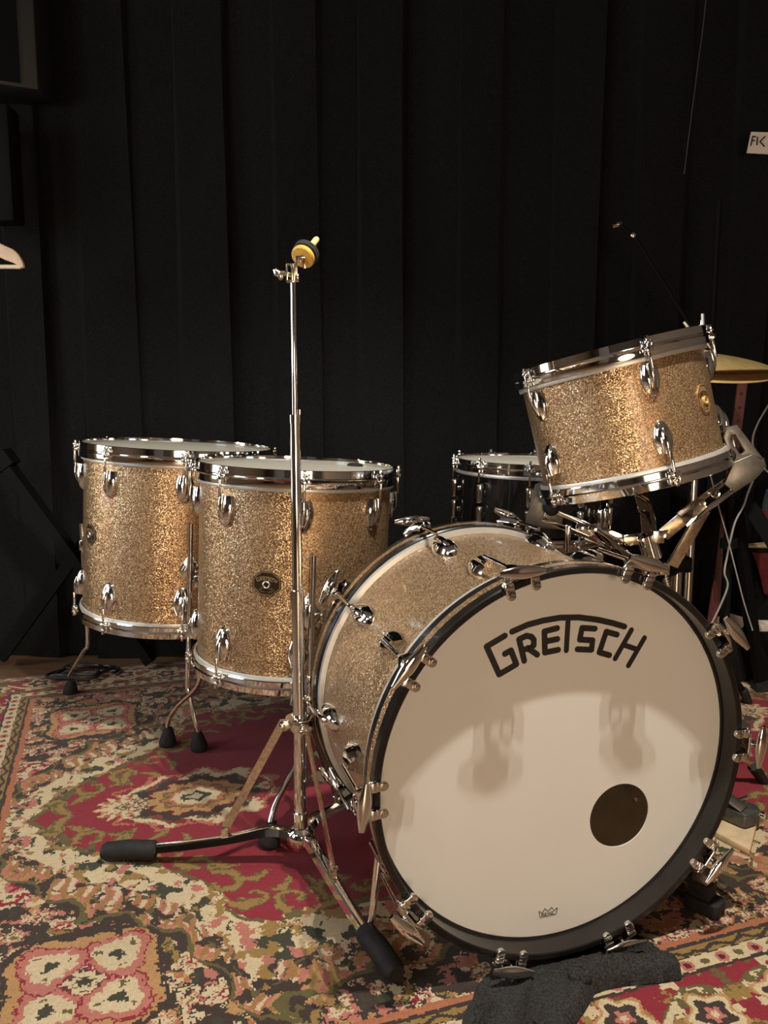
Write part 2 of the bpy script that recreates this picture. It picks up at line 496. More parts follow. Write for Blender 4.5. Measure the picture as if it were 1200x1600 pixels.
# ------------------------------------------------------------------ rug
def rug():
    ca, sa = math.cos(R(19)), math.sin(R(19))
    UC, VC, LH, WH, STEP = 0.80, 1.63, 1.245, 0.93, 0.0026
    nu, nv = int(2 * LH / STEP), int(2 * WH / STEP)
    U = (np.arange(nu) + 0.5) * STEP - LH
    V = (np.arange(nv) + 0.5) * STEP - WH
    UU, VV = np.meshgrid(U, V, indexing='ij')
    rs = np.random.RandomState(11)

    def vnoise(x, y, seed):
        xi = np.floor(x).astype(np.int64); yi = np.floor(y).astype(np.int64)
        fx, fy = x - xi, y - yi
        fx = fx * fx * (3 - 2 * fx); fy = fy * fy * (3 - 2 * fy)

        def h(a, b):
            q = (a * 374761393 + b * 668265263 + seed * 1442695041) & 0x7fffffff
            q = ((q ^ (q >> 13)) * 1274126177) & 0x7fffffff
            return ((q ^ (q >> 16)) & 0xffff) / 65535.0
        a, b, c, d = h(xi, yi), h(xi + 1, yi), h(xi, yi + 1), h(xi + 1, yi + 1)
        return (a * (1 - fx) + b * fx) * (1 - fy) + (c * (1 - fx) + d * fx) * fy

    def fbm(x, y, s, seed):
        return 0.6 * vnoise(x * s, y * s, seed) + 0.3 * vnoise(x * s * 2.1, y * s * 2.1, seed + 1) + 0.1 * vnoise(x * s * 4.3, y * s * 4.3, seed + 2)

    def lin(c):
        c = np.array(c) / 255.0
        return np.where(c < 0.04045, c / 12.92, ((c + 0.055) / 1.055) ** 2.4)
    P = dict(red=lin((106, 30, 39)), dred=lin((74, 24, 29)), cream=lin((158, 142, 114)), tan=lin((138, 104, 68)),
             orange=lin((132, 82, 58)), pink=lin((140, 86, 76)), brown=lin((48, 38, 33)), olive=lin((76, 68, 40)),
             green=lin((48, 48, 36)), gold=lin((114, 90, 50)))
    aU, aV = np.abs(UU), np.abs(VV)
    # jagged woven edges: small displacement of the sampling point
    jx = (fbm(aU, aV, 75, 5) - 0.5) * 0.014 + (vnoise(aU * 240, aV * 240, 15) - 0.5) * 0.008
    jy = (fbm(aU, aV, 75, 9) - 0.5) * 0.014 + (vnoise(aU * 240, aV * 240, 19) - 0.5) * 0.008
    u, v = aU + jx, aV + jy
    col = np.zeros((nu, nv, 3))

    def paint(mask, name):
        col[mask] = P[name]

    def flower(cx, cy, r, petals=4, rot=0.0, scheme=('olive', 'cream', 'pink', 'tan', 'cream'), sx=1.0, reg=None, fr=0.22):
        dx, dy = (u - cx) / sx, v - cy
        d = np.hypot(dx, dy) / r
        m0 = d < 1.35
        if reg is not None: m0 &= reg
        th = np.arctan2(dy, dx)
        e = 1.0 + fr * np.cos(petals * (th - rot))
        q = d / e
        bands = (0.22, 0.42, 0.68, 0.92, 1.0)
        for b_, s_ in list(zip(bands, scheme))[::-1]:
            paint(m0 & (q < b_), s_)
        # petal centres
        for kk in range(petals):
            a = rot + 2 * PI * kk / petals
            pd = np.hypot(dx - 0.55 * r * math.cos(a), dy - 0.55 * r * math.sin(a))
            paint(m0 & (pd < 0.20 * r), 'cream')
            paint(m0 & (pd < 0.09 * r), 'olive')

    def leaf(cx, cy, ln, wd, ang, c1='gold', c2='olive', bend=0.9, reg=None):
        dx, dy = u - cx, v - cy
        x = dx * math.cos(ang) + dy * math.sin(ang)
        y = -dx * math.sin(ang) + dy * math.cos(ang)
        t = x / ln
        yc = bend * ln * (t - 0.5) ** 2 - bend * ln * 0.25
        wv = wd * np.sqrt(np.clip(4 * t * (1 - t), 0, 1)) * (1.25 - 0.6 * t)
        m0 = (t > 0) & (t < 1)
        if reg is not None: m0 &= reg
        paint(m0 & (np.abs(y - yc) < wv), c2)
        paint(m0 & (np.abs(y - yc) < wv * 0.62), c1)

    def curl(cx, cy, r, ang, sgn=1, c1='gold', c2='olive', reg=None):
        dx, dy = u - cx, v - cy
        d = np.hypot(dx, dy); th = (np.arctan2(dy, dx) * sgn - ang) % (2 * PI)
        rr = r * (0.35 + 0.65 * th / (2 * PI) * 1.1)
        wv = r * (0.16 + 0.20 * th / (2 * PI))
        m0 = th < 1.75 * PI
        if reg is not None: m0 &= reg
        paint(m0 & (np.abs(d - rr) < wv), c2)
        paint(m0 & (np.abs(d - rr) < wv * 0.6), c1)

    # ---- field ground: dark brown densely filled with flowers and feathers
    paint(np.ones_like(aU, bool), 'brown')
    n1 = fbm(u, v, 40, 21); n2 = fbm(u, v, 46, 31); n3 = fbm(u, v, 42, 41)
    paint(n1 > 0.64, 'tan'); paint(n2 > 0.66, 'pink'); paint(n3 > 0.67, 'cream'); paint((n1 > 0.72), 'orange')
    paint((n2 < 0.30), 'green')
    pts = []
    for _ in range(2600):
        p = (rs.uniform(0.0, 1.03), rs.uniform(0.05, 0.72)); r = rs.uniform(0.014, 0.034)
        if all((p[0] - q[0]) ** 2 + (p[1] - q[1]) ** 2 > (1.12 * (r + q[2])) ** 2 for q in pts):
            pts.append((*p, r))
    schemes = [('green', 'cream', 'pink', 'tan', 'brown'), ('brown', 'pink', 'cream', 'orange', 'brown'), ('red', 'cream', 'brown', 'pink', 'cream'),
               ('olive', 'gold', 'cream', 'pink', 'brown'), ('cream', 'red', 'pink', 'cream', 'brown')]
    for i, (px_, py_, r) in enumerate(pts):
        flower(px_, py_, r, 4 + i % 4, rs.uniform(0, 6), schemes[i % 5], rs.uniform(0.8, 1.3))
        if i % 2 == 0:
            leaf(px_ + r, py_, r * 2.2, r * 0.35, rs.uniform(0, 6), 'gold', 'green')
    # big corner blossoms
    flower(0.865, 0.505, 0.125, 4, PI / 4, ('green', 'cream', 'red', 'tan', 'brown'), 1.0, None, 0.13)
    for kk in range(4):
        a = PI / 4 + kk * PI / 2
        cx, cy = 0.865 + 0.066 * math.cos(a), 0.505 + 0.066 * math.sin(a)
        flower(cx, cy, 0.050, 3, a, ('green', 'cream', 'cream', 'pink', 'red'), 1.0, None, 0.15)
    flower(0.865, 0.505, 0.024, 6, 0, ('brown', 'green', 'cream', 'cream', 'red'))
    flower(0.60, 0.60, 0.075, 6, 0.3, ('brown', 'red', 'cream', 'tan', 'brown'))
    flower(0.98, 0.22, 0.060, 5, 0.1, ('red', 'pink', 'cream', 'red', 'cream'))

    # ---- red centre field with a pointed, scalloped outline
    hx = np.array([0.0, 0.30, 0.48, 0.58, 0.62, 0.68, 0.76, 0.80, 0.85, 0.90, 0.955, 1.3])
    hy = np.array([0.43, 0.43, 0.43, 0.42, 0.40, 0.27, 0.18, 0.145, 0.115, 0.07, 0.0, -0.5])
    slope = np.interp(aU, [0, 0.55, 0.64, 0.72, 1.2], [1.0, 0.9, 0.55, 0.72, 0.72])
    h0 = np.interp(aU, hx, hy)
    per = 0.085
    s = (aV - h0) * slope + 0.018 * np.abs(np.sin((aU * 0.9 + aV * 1.1) / per * PI)) - 0.012 + (fbm(aU, aV, 55, 77) - 0.5) * 0.022 - 0.020
    m_f3 = s < 0.165
    q1 = aU * 0.80 - aV * 0.60; wob = 0.020 * fbm(aU, aV, 18, 3) + 0.4 * s
    feather = np.sin((q1 + wob) / 0.0042 + 2.5 * vnoise(u * 60, v * 60, 4))
    arch = 0.5 + 0.5 * np.cos(q1 / 0.105 * 2 * PI)
    so_ = s + 0.030 * arch - 0.015
    reg = m_f3 & (s > 0)
    paint(reg, 'tan'); paint(reg & (so_ < 0.135), 'orange'); paint(reg & (so_ < 0.118), 'pink')
    paint(reg & (feather > 0.35) & (so_ < 0.128), 'cream'); paint(reg & (feather > 0.5) & (so_ >= 0.128), 'pink')
    paint(reg & (feather < -0.70), 'gold'); paint(reg & (n2 > 0.60), 'brown')
    paint(reg & (np.abs(so_ - 0.152) < 0.006), 'olive'); paint(reg & (np.abs(so_ - 0.112) < 0.004) & (feather > -0.4), 'olive'); paint(reg & (so_ > 0.158), 'brown')
    reg2 = (s > 0) & (s < 0.088)
    paint(reg2, 'cream')
    paint(reg2 & (n1 > 0.58), 'green'); paint(reg2 & (n2 > 0.64), 'pink'); paint(reg2 & (n3 < 0.36), 'gold')
    paint((s > 0) & (s < 0.018) & (n3 > 0.42), 'olive')
    red = s <= 0
    paint(red, 'red')
    # scrolls growing into the red
    bx = [(0.93, 0.045), (0.86, 0.105), (0.79, 0.15), (0.73, 0.20), (0.685, 0.26), (0.645, 0.33), (0.60, 0.385), (0.54, 0.41), (0.47, 0.41), (0.40, 0.41), (0.33, 0.41), (0.24, 0.41), (0.15, 0.41), (0.06, 0.41)]
    for i, (px_, py_) in enumerate(bx):
        curl(px_, py_, 0.026 + 0.006 * (i % 3), 1.2 * i, 1 if i % 2 else -1)
        leaf(px_ - 0.03, py_ - 0.004, 0.055, 0.010, 2.6 + 0.7 * (i % 4), 'gold', 'olive', 0.8)
        if i % 2 == 0:
            leaf(px_ - 0.01, py_ + 0.01, 0.06, 0.014, 4.3 + 0.3 * i, 'gold', 'olive', -0.8)
    # pendant medallion and palmette
    dm = np.hypot((u - 0.655) / 1.45, v) / 0.122
    thm = np.arctan2(v, (u - 0.655) / 1.45)
    e = dm / (1 + 0.09 * np.cos(11 * thm))
    for b_, c_ in ((1.0, 'orange'), (0.93, 'pink'), (0.87, 'cream'), (0.78, 'olive'), (0.72, 'brown'), (0.60, 'dred'), (0.54, 'tan'), (0.40, 'olive'), (0.36, 'orange'), (0.28, 'cream'), (0.16, 'green'), (0.09, 'cream')):
        paint(e < b_, c_)
    paint((e < 0.95) & (e > 0.74) & (n1 > 0.56), 'cream'); paint((e < 0.95) & (e > 0.74) & (n2 > 0.6), 'red')
    dp = np.hypot((u - 0.800), v * 1.15) / 0.060
    thp = np.arctan2(v * 1.15, u - 0.800)
    ray_ = np.cos(12 * thp)
    pal = (dp < 0.92 + 0.12 * ray_) & (u > 0.772)
    paint(pal, 'orange'); paint(pal & (ray_ > 0.2), 'cream'); paint(pal & (np.abs(ray_) < 0.2), 'tan')
    paint(dp < 0.45, 'cream'); paint(dp < 0.30, 'olive'); paint(dp < 0.16, 'tan')
    flower(0.775, 0.0, 0.028, 5, 0, ('cream', 'brown', 'pink', 'olive', 'cream'))
    # great centre medallion
    dc = np.hypot(u / 1.3, v) / 0.30
    thc = np.arctan2(v, u / 1.3)
    ec = dc / (1 + 0.07 * np.cos(16 * thc))
    for b_, c_ in ((1.0, 'olive'), (0.97, 'cream'), (0.88, 'orange'), (0.82, 'brown')):
        paint(ec < b_, c_)
    inn = ec < 0.82
    paint(inn & (n1 > 0.57), 'tan'); paint(inn & (n2 > 0.58), 'pink'); paint(inn & (n3 > 0.6), 'cream')
    for kk in range(8):
        a = kk * PI / 4
        flower(abs(0.23 * math.cos(a)), abs(0.16 * math.sin(a)), 0.05, 5, a, schemes[kk % 5])
    flower(0, 0, 0.09, 8, 0, ('green', 'cream', 'red', 'tan', 'brown'))

    # ---- borders, by distance from the edge
    def border(dist, along, reg, seed):
        gi = 0.225                                   # inner limit
        j = (fbm(aU, aV, 90, 60) - 0.5) * 0.006
        d = dist + j
        B = reg & (d < gi)
        paint(B, 'brown')
        t = along
        zz = np.sin(t / 0.0085) * 0.004
        paint(B & (d < gi) & (d > 0.212), 'orange')
        paint(B & (np.abs(d - 0.208) < 0.003), 'brown')
        g = B & (d < 0.205) & (d > 0.188); paint(g, 'gold'); paint(g & (np.abs(d - 0.196 + zz) < 0.0035), 'brown')
        g = B & (d < 0.186) & (d > 0.158); paint(g, 'cream')
        ft = (t % 0.062) - 0.031
        paint(g & (np.hypot(ft, d - 0.172) < 0.011), 'pink'); paint(g & (np.hypot(ft, d - 0.172) < 0.0055), 'dred')
        ft2 = ((t + 0.031) % 0.062) - 0.031
        paint(g & (np.hypot(ft2, (d - 0.172) * 1.4) < 0.008), 'olive')
        paint(B & (np.abs(d - 0.157) < 0.003), 'brown')
        mb_ = B & (d < 0.154) & (d > 0.042); paint(mb_, 'red')
        vy = 0.098 + 0.030 * np.sin(t / 0.24 * 2 * PI)
        paint(mb_ & (np.abs(d - vy) < 0.010) , 'olive'); paint(mb_ & (np.abs(d - vy) < 0.006), 'cream')
        paint(mb_ & (n1 > 0.62), 'gold'); paint(mb_ & (n2 > 0.645), 'cream'); paint(mb_ & (n3 > 0.66), 'olive')
        for ph, dd, c in ((0.06, 0.082, 'brown'), (0.18, 0.115, 'brown')):
            fx = ((t - ph + 0.12) % 0.24) - 0.12
            q = np.hypot(fx, d - dd) / (0.031 * (1 + 0.2 * np.cos(5 * np.arctan2(d - dd, fx))))
            paint(mb_ & (q < 1.25), 'tan'); paint(mb_ & (q < 1.08), 'cream'); paint(mb_ & (q < 0.82), c); paint(mb_ & (q < 0.42), 'pink'); paint(mb_ & (q < 0.18), 'cream')
        paint(B & (np.abs(d - 0.041) < 0.003), 'brown')
        g = B & (d < 0.038) & (d > 0.016); paint(g, 'cream'); paint(g & (np.abs(d - 0.027 + zz) < 0.004), 'dred')
        paint(B & (d < 0.016), 'brown'); paint(B & (d < 0.011) & (d > 0.006), 'orange')
    dU, dV = LH - aU, WH - aV
    border(dV, aU, dV <= dU, 1)
    border(dU, aV, dU < dV, 2)

    col *= 1.16
    # pile: light tonal streaks from wear, knot by knot
    col *= (0.90 + 0.20 * rs.rand(nu, nv))[:, :, None]
    col *= (0.92 + 0.16 * fbm(UU + 9, VV + 9, 5, 88))[:, :, None]
    # mesh
    gu = (np.arange(nu + 1)) * STEP - nu * STEP / 2 + UC
    gv = (np.arange(nv + 1)) * STEP - nv * STEP / 2 + VC
    GU, GV = np.meshgrid(gu, gv, indexing='ij')
    X = GU * ca - GV * sa; Y = GU * sa + GV * ca
    Zt = (rs.rand(nu + 1, nv + 1) - 0.5) * 0.0006 - 0.0004
    co = np.stack([X, Y, Zt], -1).reshape(-1, 3)
    I = np.arange((nu + 1) * (nv + 1)).reshape(nu + 1, nv + 1)
    q = np.stack([I[:-1, :-1], I[1:, :-1], I[1:, 1:], I[:-1, 1:]], -1).reshape(-1, 4)
    keepq = co[q].mean(1)[:, 1] < 2.485
    keepr = None
    nt_ = len(co)
    # skirt down to the floor
    ring = np.concatenate([I[:, 0], I[-1, 1:], I[-2::-1, -1], I[0, -2:0:-1]])
    low = co[ring].copy(); low[:, 2] = FLOOR_Z + 0.0005
    co2 = np.concatenate([co, low]); k_ = len(ring)
    lo = nt_ + np.arange(k_)
    sk = np.stack([ring, lo, np.roll(lo, -1), np.roll(ring, -1)], -1)
    sk = sk[co2[sk][:, :, 1].max(1) < 2.485]
    q = np.concatenate([q[keepq], sk])
    me = bpy.data.meshes.new('rug')
    me.vertices.add(len(co2)); me.vertices.foreach_set('co', co2.astype(np.float32).ravel())
    me.loops.add(q.size); me.loops.foreach_set('vertex_index', q.astype(np.int32).ravel())
    me.polygons.add(len(q)); me.polygons.foreach_set('loop_start', (np.arange(len(q)) * 4).astype(np.int32))
    me.update(calc_edges=True)
    at_ = me.attributes.new('pile', 'FLOAT_COLOR', 'FACE')
    rgba = np.ones((len(q), 4), np.float32); nk = int(keepq.sum()); rgba[:nk, :3] = col.reshape(-1, 3)[keepq]; rgba[nk:, :3] = P['brown']
    at_.data.foreach_set('color', rgba.ravel())
    m, nt, b = mat('woven_rug_pile')
    an = nt.nodes.new('ShaderNodeAttribute'); an.attribute_name = 'pile'
    tc = nt.nodes.new('ShaderNodeTexCoord')
    nz = nt.nodes.new('ShaderNodeTexNoise'); nz.inputs['Scale'].default_value = 700; nz.inputs['Detail'].default_value = 3
    nt.links.new(tc.outputs['Object'], nz.inputs['Vector'])
    mr = nt.nodes.new('ShaderNodeMapRange'); mr.inputs['To Min'].default_value = 0.7; mr.inputs['To Max'].default_value = 1.2
    nt.links.new(nz.outputs[0], mr.inputs['Value'])
    mx = nt.nodes.new('ShaderNodeVectorMath'); mx.operation = 'SCALE'
    nt.links.new(an.outputs['Color'], mx.inputs[0]); nt.links.new(mr.outputs[0], mx.inputs['Scale'])
    nt.links.new(mx.outputs[0], b.inputs['Base Color'])
    b.inputs['Roughness'].default_value = 0.95
    b.inputs['Specular IOR Level'].default_value = 0.15
    b.inputs['Sheen Weight'].default_value = 0.08
    bp = nt.nodes.new('ShaderNodeBump'); bp.inputs['Strength'].default_value = 0.5; bp.inputs['Distance'].default_value = 0.002
    nt.links.new(nz.outputs[0], bp.inputs['Height']); nt.links.new(bp.outputs[0], b.inputs['Normal'])
    me.materials.append(m)
    o = part('rug', me)
    return tag(o, 'red oriental patterned rug with floral borders covering the floor', 'rug')


rug()

# ------------------------------------------------------------------ shared drum hardware meshes
def lug_mesh(L=0.066, Wd=0.040, Hh=0.023, name='lug', m=None):
    """teardrop shell lug: x across, y out of the shell, z along the rod; rod end at z=0, rounded tip at z=-L"""
    mb = MB()
    N, K = 16, 14
    vs = []; fs = []
    for i in range(N + 1):
        t = i / N
        s = math.sqrt(max(0, 1 - t ** 2.4)) if t > 0 else 1
        wv = Wd / 2 * (0.80 + 0.35 * math.sin(min(1, t * 1.6) * PI * 0.6)) * s + 0.0004
        hv = Hh * (0.55 + 0.25 * math.sin(min(1, t * 1.4) * PI * 0.5)) * s
        for k in range(K + 1):
            a = PI * k / K
            rid = 0.10 * Hh * math.cos(6 * a) * s
            vs.append((wv * math.cos(a), hv * math.sin(a) ** 0.8 + max(0, rid) * math.sin(a), -L * t))
    for i in range(N):
        for k in range(K):
            fs.append((i * (K + 1) + k, i * (K + 1) + k + 1, (i + 1) * (K + 1) + k + 1, (i + 1) * (K + 1) + k))
    fs.append(tuple(range(K, -1, -1)))
    mb.add(vs, fs)
    # raised centre barrel that takes the rod
    pts = []; rs_ = []
    for i in range(10):
        t = i / 9
        pts.append((0, Hh * (0.62 + 0.12 * math.sin(t * PI)) * (1 - 0.75 * t ** 3), 0.001 - L * 0.88 * t))
        rs_.append(0.0068 * math.sqrt(max(0.03, 1 - t ** 3)))
    mb.tube(pts, rs_, 14)
    return mb.mesh(name, m or CHROME, smooth=50)


LUG_TOM = lug_mesh()
LUG_RACK = lug_mesh(0.056, 0.032, 0.020)
LUG_BASS = lug_mesh(0.068, 0.038, 0.026)


def rod_mesh(top, bot, nameit='tension_rod'):
    """square headed rod along z"""
    mb = MB()
    mb.cyl((0, 0, bot), (0, 0, top), 0.0027, n=12)
    mb.cyl((0, 0, top - 0.002), (0, 0, top + 0.002), 0.0056, n=16)
    mb.box((0, 0, top + 0.006), (0.0055, 0.0055, 0.009))
    return mb.mesh(nameit, CHROME, bevel=0.0005)


def clip_mesh():
    """hoop clip: two ears gripping the hoop; x across, y outward, origin on the rod axis"""
    mb = MB()
    mb.box((0, 0, 0), (0.011, 0.010, 0.009))
    for s_ in (-1, 1):
        mb.box((s_ * 0.0085, -0.004, 0.001), (0.006, 0.006, 0.010))
        mb.box((s_ * 0.0085, -0.005, 0.010), (0.0035, 0.005, 0.012))
    return mb.mesh('hoop_clip', CHROME, bevel=0.0012)


CLIP = clip_mesh()


def hoop_profile(Rr, up, h):
    """stick saver style steel hoop: top edge at z=0, down to -h (up=1) or mirrored"""
    p = [(Rr - 0.004, -0.001), (Rr - 0.002, 0.0), (Rr, -0.001), (Rr + 0.0006, -h * 0.42), (Rr + 0.0036, -h * 0.47), (Rr + 0.0042, -h * 0.52),
         (Rr + 0.0030, -h * 0.57), (Rr + 0.0016, -h * 0.62), (Rr + 0.0018, -h * 0.94), (Rr + 0.001, -h), (Rr - 0.004, -h), (Rr - 0.005, -h * 0.5)]
    return [(r, z * up) for r, z in p]


LOGO = {
    'G': [(-93, 193), (-120, 180), (-100, 138), (-74, 150), (-83, 171), (-92, 167)],
    'bar': [(-82, 198), (-58, 206), (-34, 210), (-8, 212), (22, 210), (53, 204), (78, 197), (98, 190)],
    'R1': [(-62, 154), (-71, 186), (-60, 190), (-52, 188), (-48, 183), (-48, 175), (-53, 172), (-64, 170)],
    'R2': [(-57, 172), (-42, 161)],
    'E1': [(-12, 197), (-32, 194), (-30, 163), (-9, 165)],
    'E2': [(-31, 179), (-11, 181)],
    'T': [(5, 210), (4, 163)],
    'S': [(49, 191), (28, 194), (25, 177), (46, 174), (45, 160), (22, 163)],
    'C': [(86, 179), (68, 185), (58, 155), (75, 149)],
    'H1': [(110, 184), (85, 143)],
    'H2': [(133, 170), (108, 130)],
    'H3': [(97, 163), (120, 154)],
}


def stroke(mb, pts, wd, z0, z1, M=None, rnd=True):
    """painted stroke: flat ribbon segments with round joints in the xy plane"""
    for (ax, ay), (bx, by) in zip(pts[:-1], pts[1:]):
        dx, dy = bx - ax, by - ay
        l = math.hypot(dx, dy) or 1
        nx, ny = -dy / l * wd / 2, dx / l * wd / 2
        mb.prism([(ax + nx, ay + ny), (ax - nx, ay - ny), (bx - nx, by - ny), (bx + nx, by + ny)], z0, z1, M)
    if rnd:
        for (ax, ay) in pts:
            mb.prism([(ax + wd / 2 * math.cos(2 * PI * k / 16), ay + wd / 2 * math.sin(2 * PI * k / 16)) for k in range(16)], z0, z1 * 1.02, M)


def bend_onto(mb, Rsh):
    """wrap flat geometry (x across, y height z.. ) onto a cylinder of radius Rsh: x->angle, z->radial"""
    out = []
    for p in mb.v:
        a = p.x / Rsh
        out.append(Vector(((Rsh + p.z) * math.sin(a), -(Rsh + p.z) * math.cos(a), p.y)))
    mb.v = out
    return mb


def badge(parent, Rsh, ang, z, w_, h_, m_, rot=0):
    mb = MB()
    c = 0.30
    oc = [(-0.5, -0.5 + c), (-0.5, 0.5 - c), (-0.5 + c, 0.5), (0.5 - c, 0.5), (0.5, 0.5 - c), (0.5, -0.5 + c), (0.5 - c, -0.5), (-0.5 + c, -0.5)]
    # subdivided plate so that it wraps round the shell
    n = 10
    pl = []
    for i in range(8):
        a, b_ = oc[i], oc[(i + 1) % 8]
        for k in range(n): pl.append(((a[0] + (b_[0] - a[0]) * k / n) * w_, (a[1] + (b_[1] - a[1]) * k / n) * h_))
    cen = len(pl)
    vs = [(x, y, 0.0016) for x, y in pl] + [(0, 0, 0.0016)] + [(x, y, -0.0005) for x, y in pl]
    fs = [(i, (i + 1) % cen, cen) for i in range(cen)] + [(i, cen + 1 + i, cen + 1 + (i + 1) % cen, (i + 1) % cen) for i in range(cen)]
    mb.add(vs, fs)
    bend_onto(mb, Rsh)
    Mz = T(0, 0, z) @ Matrix.Rotation(ang + PI / 2, 4, 'Z')
    b_o = part('badge', mb.mesh('badge', m_, smooth=30), parent, Mz)
    # raised rim, maker's lettering and small lines
    tx = MB()
    rim = [(x * 0.92, y * 0.92) for x, y in pl]
    for i in range(cen):
        stroke(tx, [rim[i], rim[(i + 1) % cen]], w_ * 0.022, 0.0014, 0.0021, rnd=False)
    k = w_ * 0.80 / 0.260
    for nm, st in LOGO.items():
        stroke(tx, [((x - 6) / 1000 * k, (y - 175) / 1000 * k * 0.9 * h_ / w_ + h_ * 0.17) for x, y in st], 0.009 * k, 0.0014, 0.0021, rnd=False)
    for zz, ww in ((-0.20, 0.22), (-0.27, 0.28), (-0.34, 0.20)):
        stroke(tx, [(-w_ * ww, h_ * zz), (w_ * ww, h_ * zz)], h_ * 0.02, 0.0014, 0.0019, rnd=False)
    bend_onto(tx, Rsh)
    light = simple('badge_lettering', (0.30, 0.21, 0.11) if m_ is BADGE_DARK else (0.10, 0.05, 0.02), 0.4, 0.6)
    part('lettering', tx.mesh('lettering', light, smooth=0), b_o)
    gr = MB()
    ring = [(0.0052, 0.0), (0.0075, 0.0), (0.0078, 0.0035), (0.0062, 0.0046), (0.0046, 0.0035), (0.0046, 0.0)]
    gr.lathe(ring, 24, Matrix(((1, 0, 0, 0), (0, 0, -1, -Rsh), (0, 1, 0, -h_ * 0.05), (0, 0, 0, 1))), closed=True)
    gr.lathe([(0.0001, 0.001), (0.0048, 0.001)], 20, Matrix(((1, 0, 0, 0), (0, 0, -1, -Rsh), (0, 1, 0, -h_ * 0.05), (0, 0, 0, 1))))
    part('grommet', gr.mesh('grommet', STEEL if m_ is BADGE_DARK else BRASS), b_o)
    return b_o


def tom_body(root, Rsh, H, nl, a0, top_hoop=0.036, bot_hoop=0.030, head_mat=None, shell_mat=None, lug=None, toff=0.058):
    """drum in the root's frame: z axis is the drum axis, top rim at z=H, bottom rim at z=0"""
    Rr = Rsh + 0.0115
    Rf = Rsh + 0.006
    sh = MB()
    zt, zb = H - top_hoop - 0.002, bot_hoop + 0.001
    sh.lathe([(Rsh, zb), (Rsh, zt), (Rsh - 0.006, zt), (Rsh - 0.006, zb)], 128, closed=True)
    sh.build('shell', shell_mat or SPARK, root, smooth=30)
    MB().lathe([(r, H + z) for r, z in hoop_profile(Rr, 1, top_hoop)], 128, closed=True).build('hoop', CHROME, root, smooth=25)
    MB().lathe([(r, z) for r, z in hoop_profile(Rr, -1, bot_hoop)], 128, closed=True).build('hoop', CHROME, root, smooth=25)
    for zz in (zt, zb):
        s_ = 1 if zz == zt else -1
        MB().lathe([(Rf - 0.004, zz - s_ * 0.005), (Rf, zz - s_ * 0.005), (Rf + 0.0015, zz), (Rf, zz + s_ * 0.004), (Rf - 0.004, zz + s_ * 0.004)], 128, closed=True).build('flesh_hoop', ALU, root, smooth=50)
    zh = H - 0.0105
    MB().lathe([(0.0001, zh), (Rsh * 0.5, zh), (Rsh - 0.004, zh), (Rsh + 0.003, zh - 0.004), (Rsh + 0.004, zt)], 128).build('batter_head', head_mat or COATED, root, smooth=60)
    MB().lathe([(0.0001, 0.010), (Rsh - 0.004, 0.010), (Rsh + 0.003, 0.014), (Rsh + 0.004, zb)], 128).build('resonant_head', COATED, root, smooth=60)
    rod_r = Rr + 0.0085
    top_rod = rod_mesh(0.0, -0.050)
    for k in range(nl):
        a = a0 + 2 * PI * k / nl
        rad = Vector((math.cos(a), math.sin(a), 0)); tan = Vector((-math.sin(a), math.cos(a), 0))
        # top: rod end upward
        M = frame(rad * (Rsh - 0.001) + Vector((0, 0, H - toff)), -tan, rad, (0, 0, 1))
        part('lug', lug or LUG_TOM, root, M)
        r_ = part('tension_rod', top_rod, root, frame(rad * rod_r + Vector((0, 0, H - 0.010)), -tan, rad, (0, 0, 1)))
        part('hoop_clip', CLIP, r_, T(0, 0, -0.012))
        M = frame(rad * (Rsh - 0.001) + Vector((0, 0, 0.058)), tan, rad, (0, 0, -1))
        part('lug', lug or LUG_TOM, root, M)
        r_ = part('tension_rod', top_rod, root, frame(rad * rod_r + Vector((0, 0, 0.010)), tan, rad, (0, 0, -1)))
        part('hoop_clip', CLIP, r_, T(0, 0, -0.010))


# ------------------------------------------------------------------ bass drum
b_o = Vector((0.26527, 1.07548, 0.30275)); b_n = Vector((-0.29531, 0.95528, 0.01542)).normalized()
b_x = Vector((0.95539, 0.29535, 0.0)); b_z = b_x.cross(b_n)
RB = 0.2925
MBASS = frame(b_o - b_z * RB, b_x, b_n, b_z)
bass = empty('bass_drum', MBASS, 'large champagne sparkle bass drum lying on its side with a white front head', 'drum')
# in the drum's frame: x right, y to the rear, z up; the axis runs at z = RB
AX = Matrix(((1, 0, 0, 0), (0, 0, 1, 0), (0, -1, 0, RB), (0, 0, 0, 1)))   # lathe z -> +y
LEN = 0.401
Rsh = 0.2794
MB().lathe([(Rsh, 0.058), (Rsh, LEN - 0.058), (Rsh - 0.008, LEN - 0.058), (Rsh - 0.008, 0.058)], 160, AX, closed=True).build('shell', SPARK, bass, smooth=30)
li = MB()
vs = []; fs = []
for k in range(96):
    a = 2 * PI * k / 96
    for yy in (0.060, LEN - 0.060): vs.append(((Rsh - 0.0084) * math.cos(a), yy, (Rsh - 0.0084) * math.sin(a) + RB))
for k in range(96): fs.append((2 * k, 2 * k + 1, (2 * ((k + 1) % 96)) + 1, 2 * ((k + 1) % 96)))
li.add(vs, fs); li.build('shell_lining', MAPLE, bass)


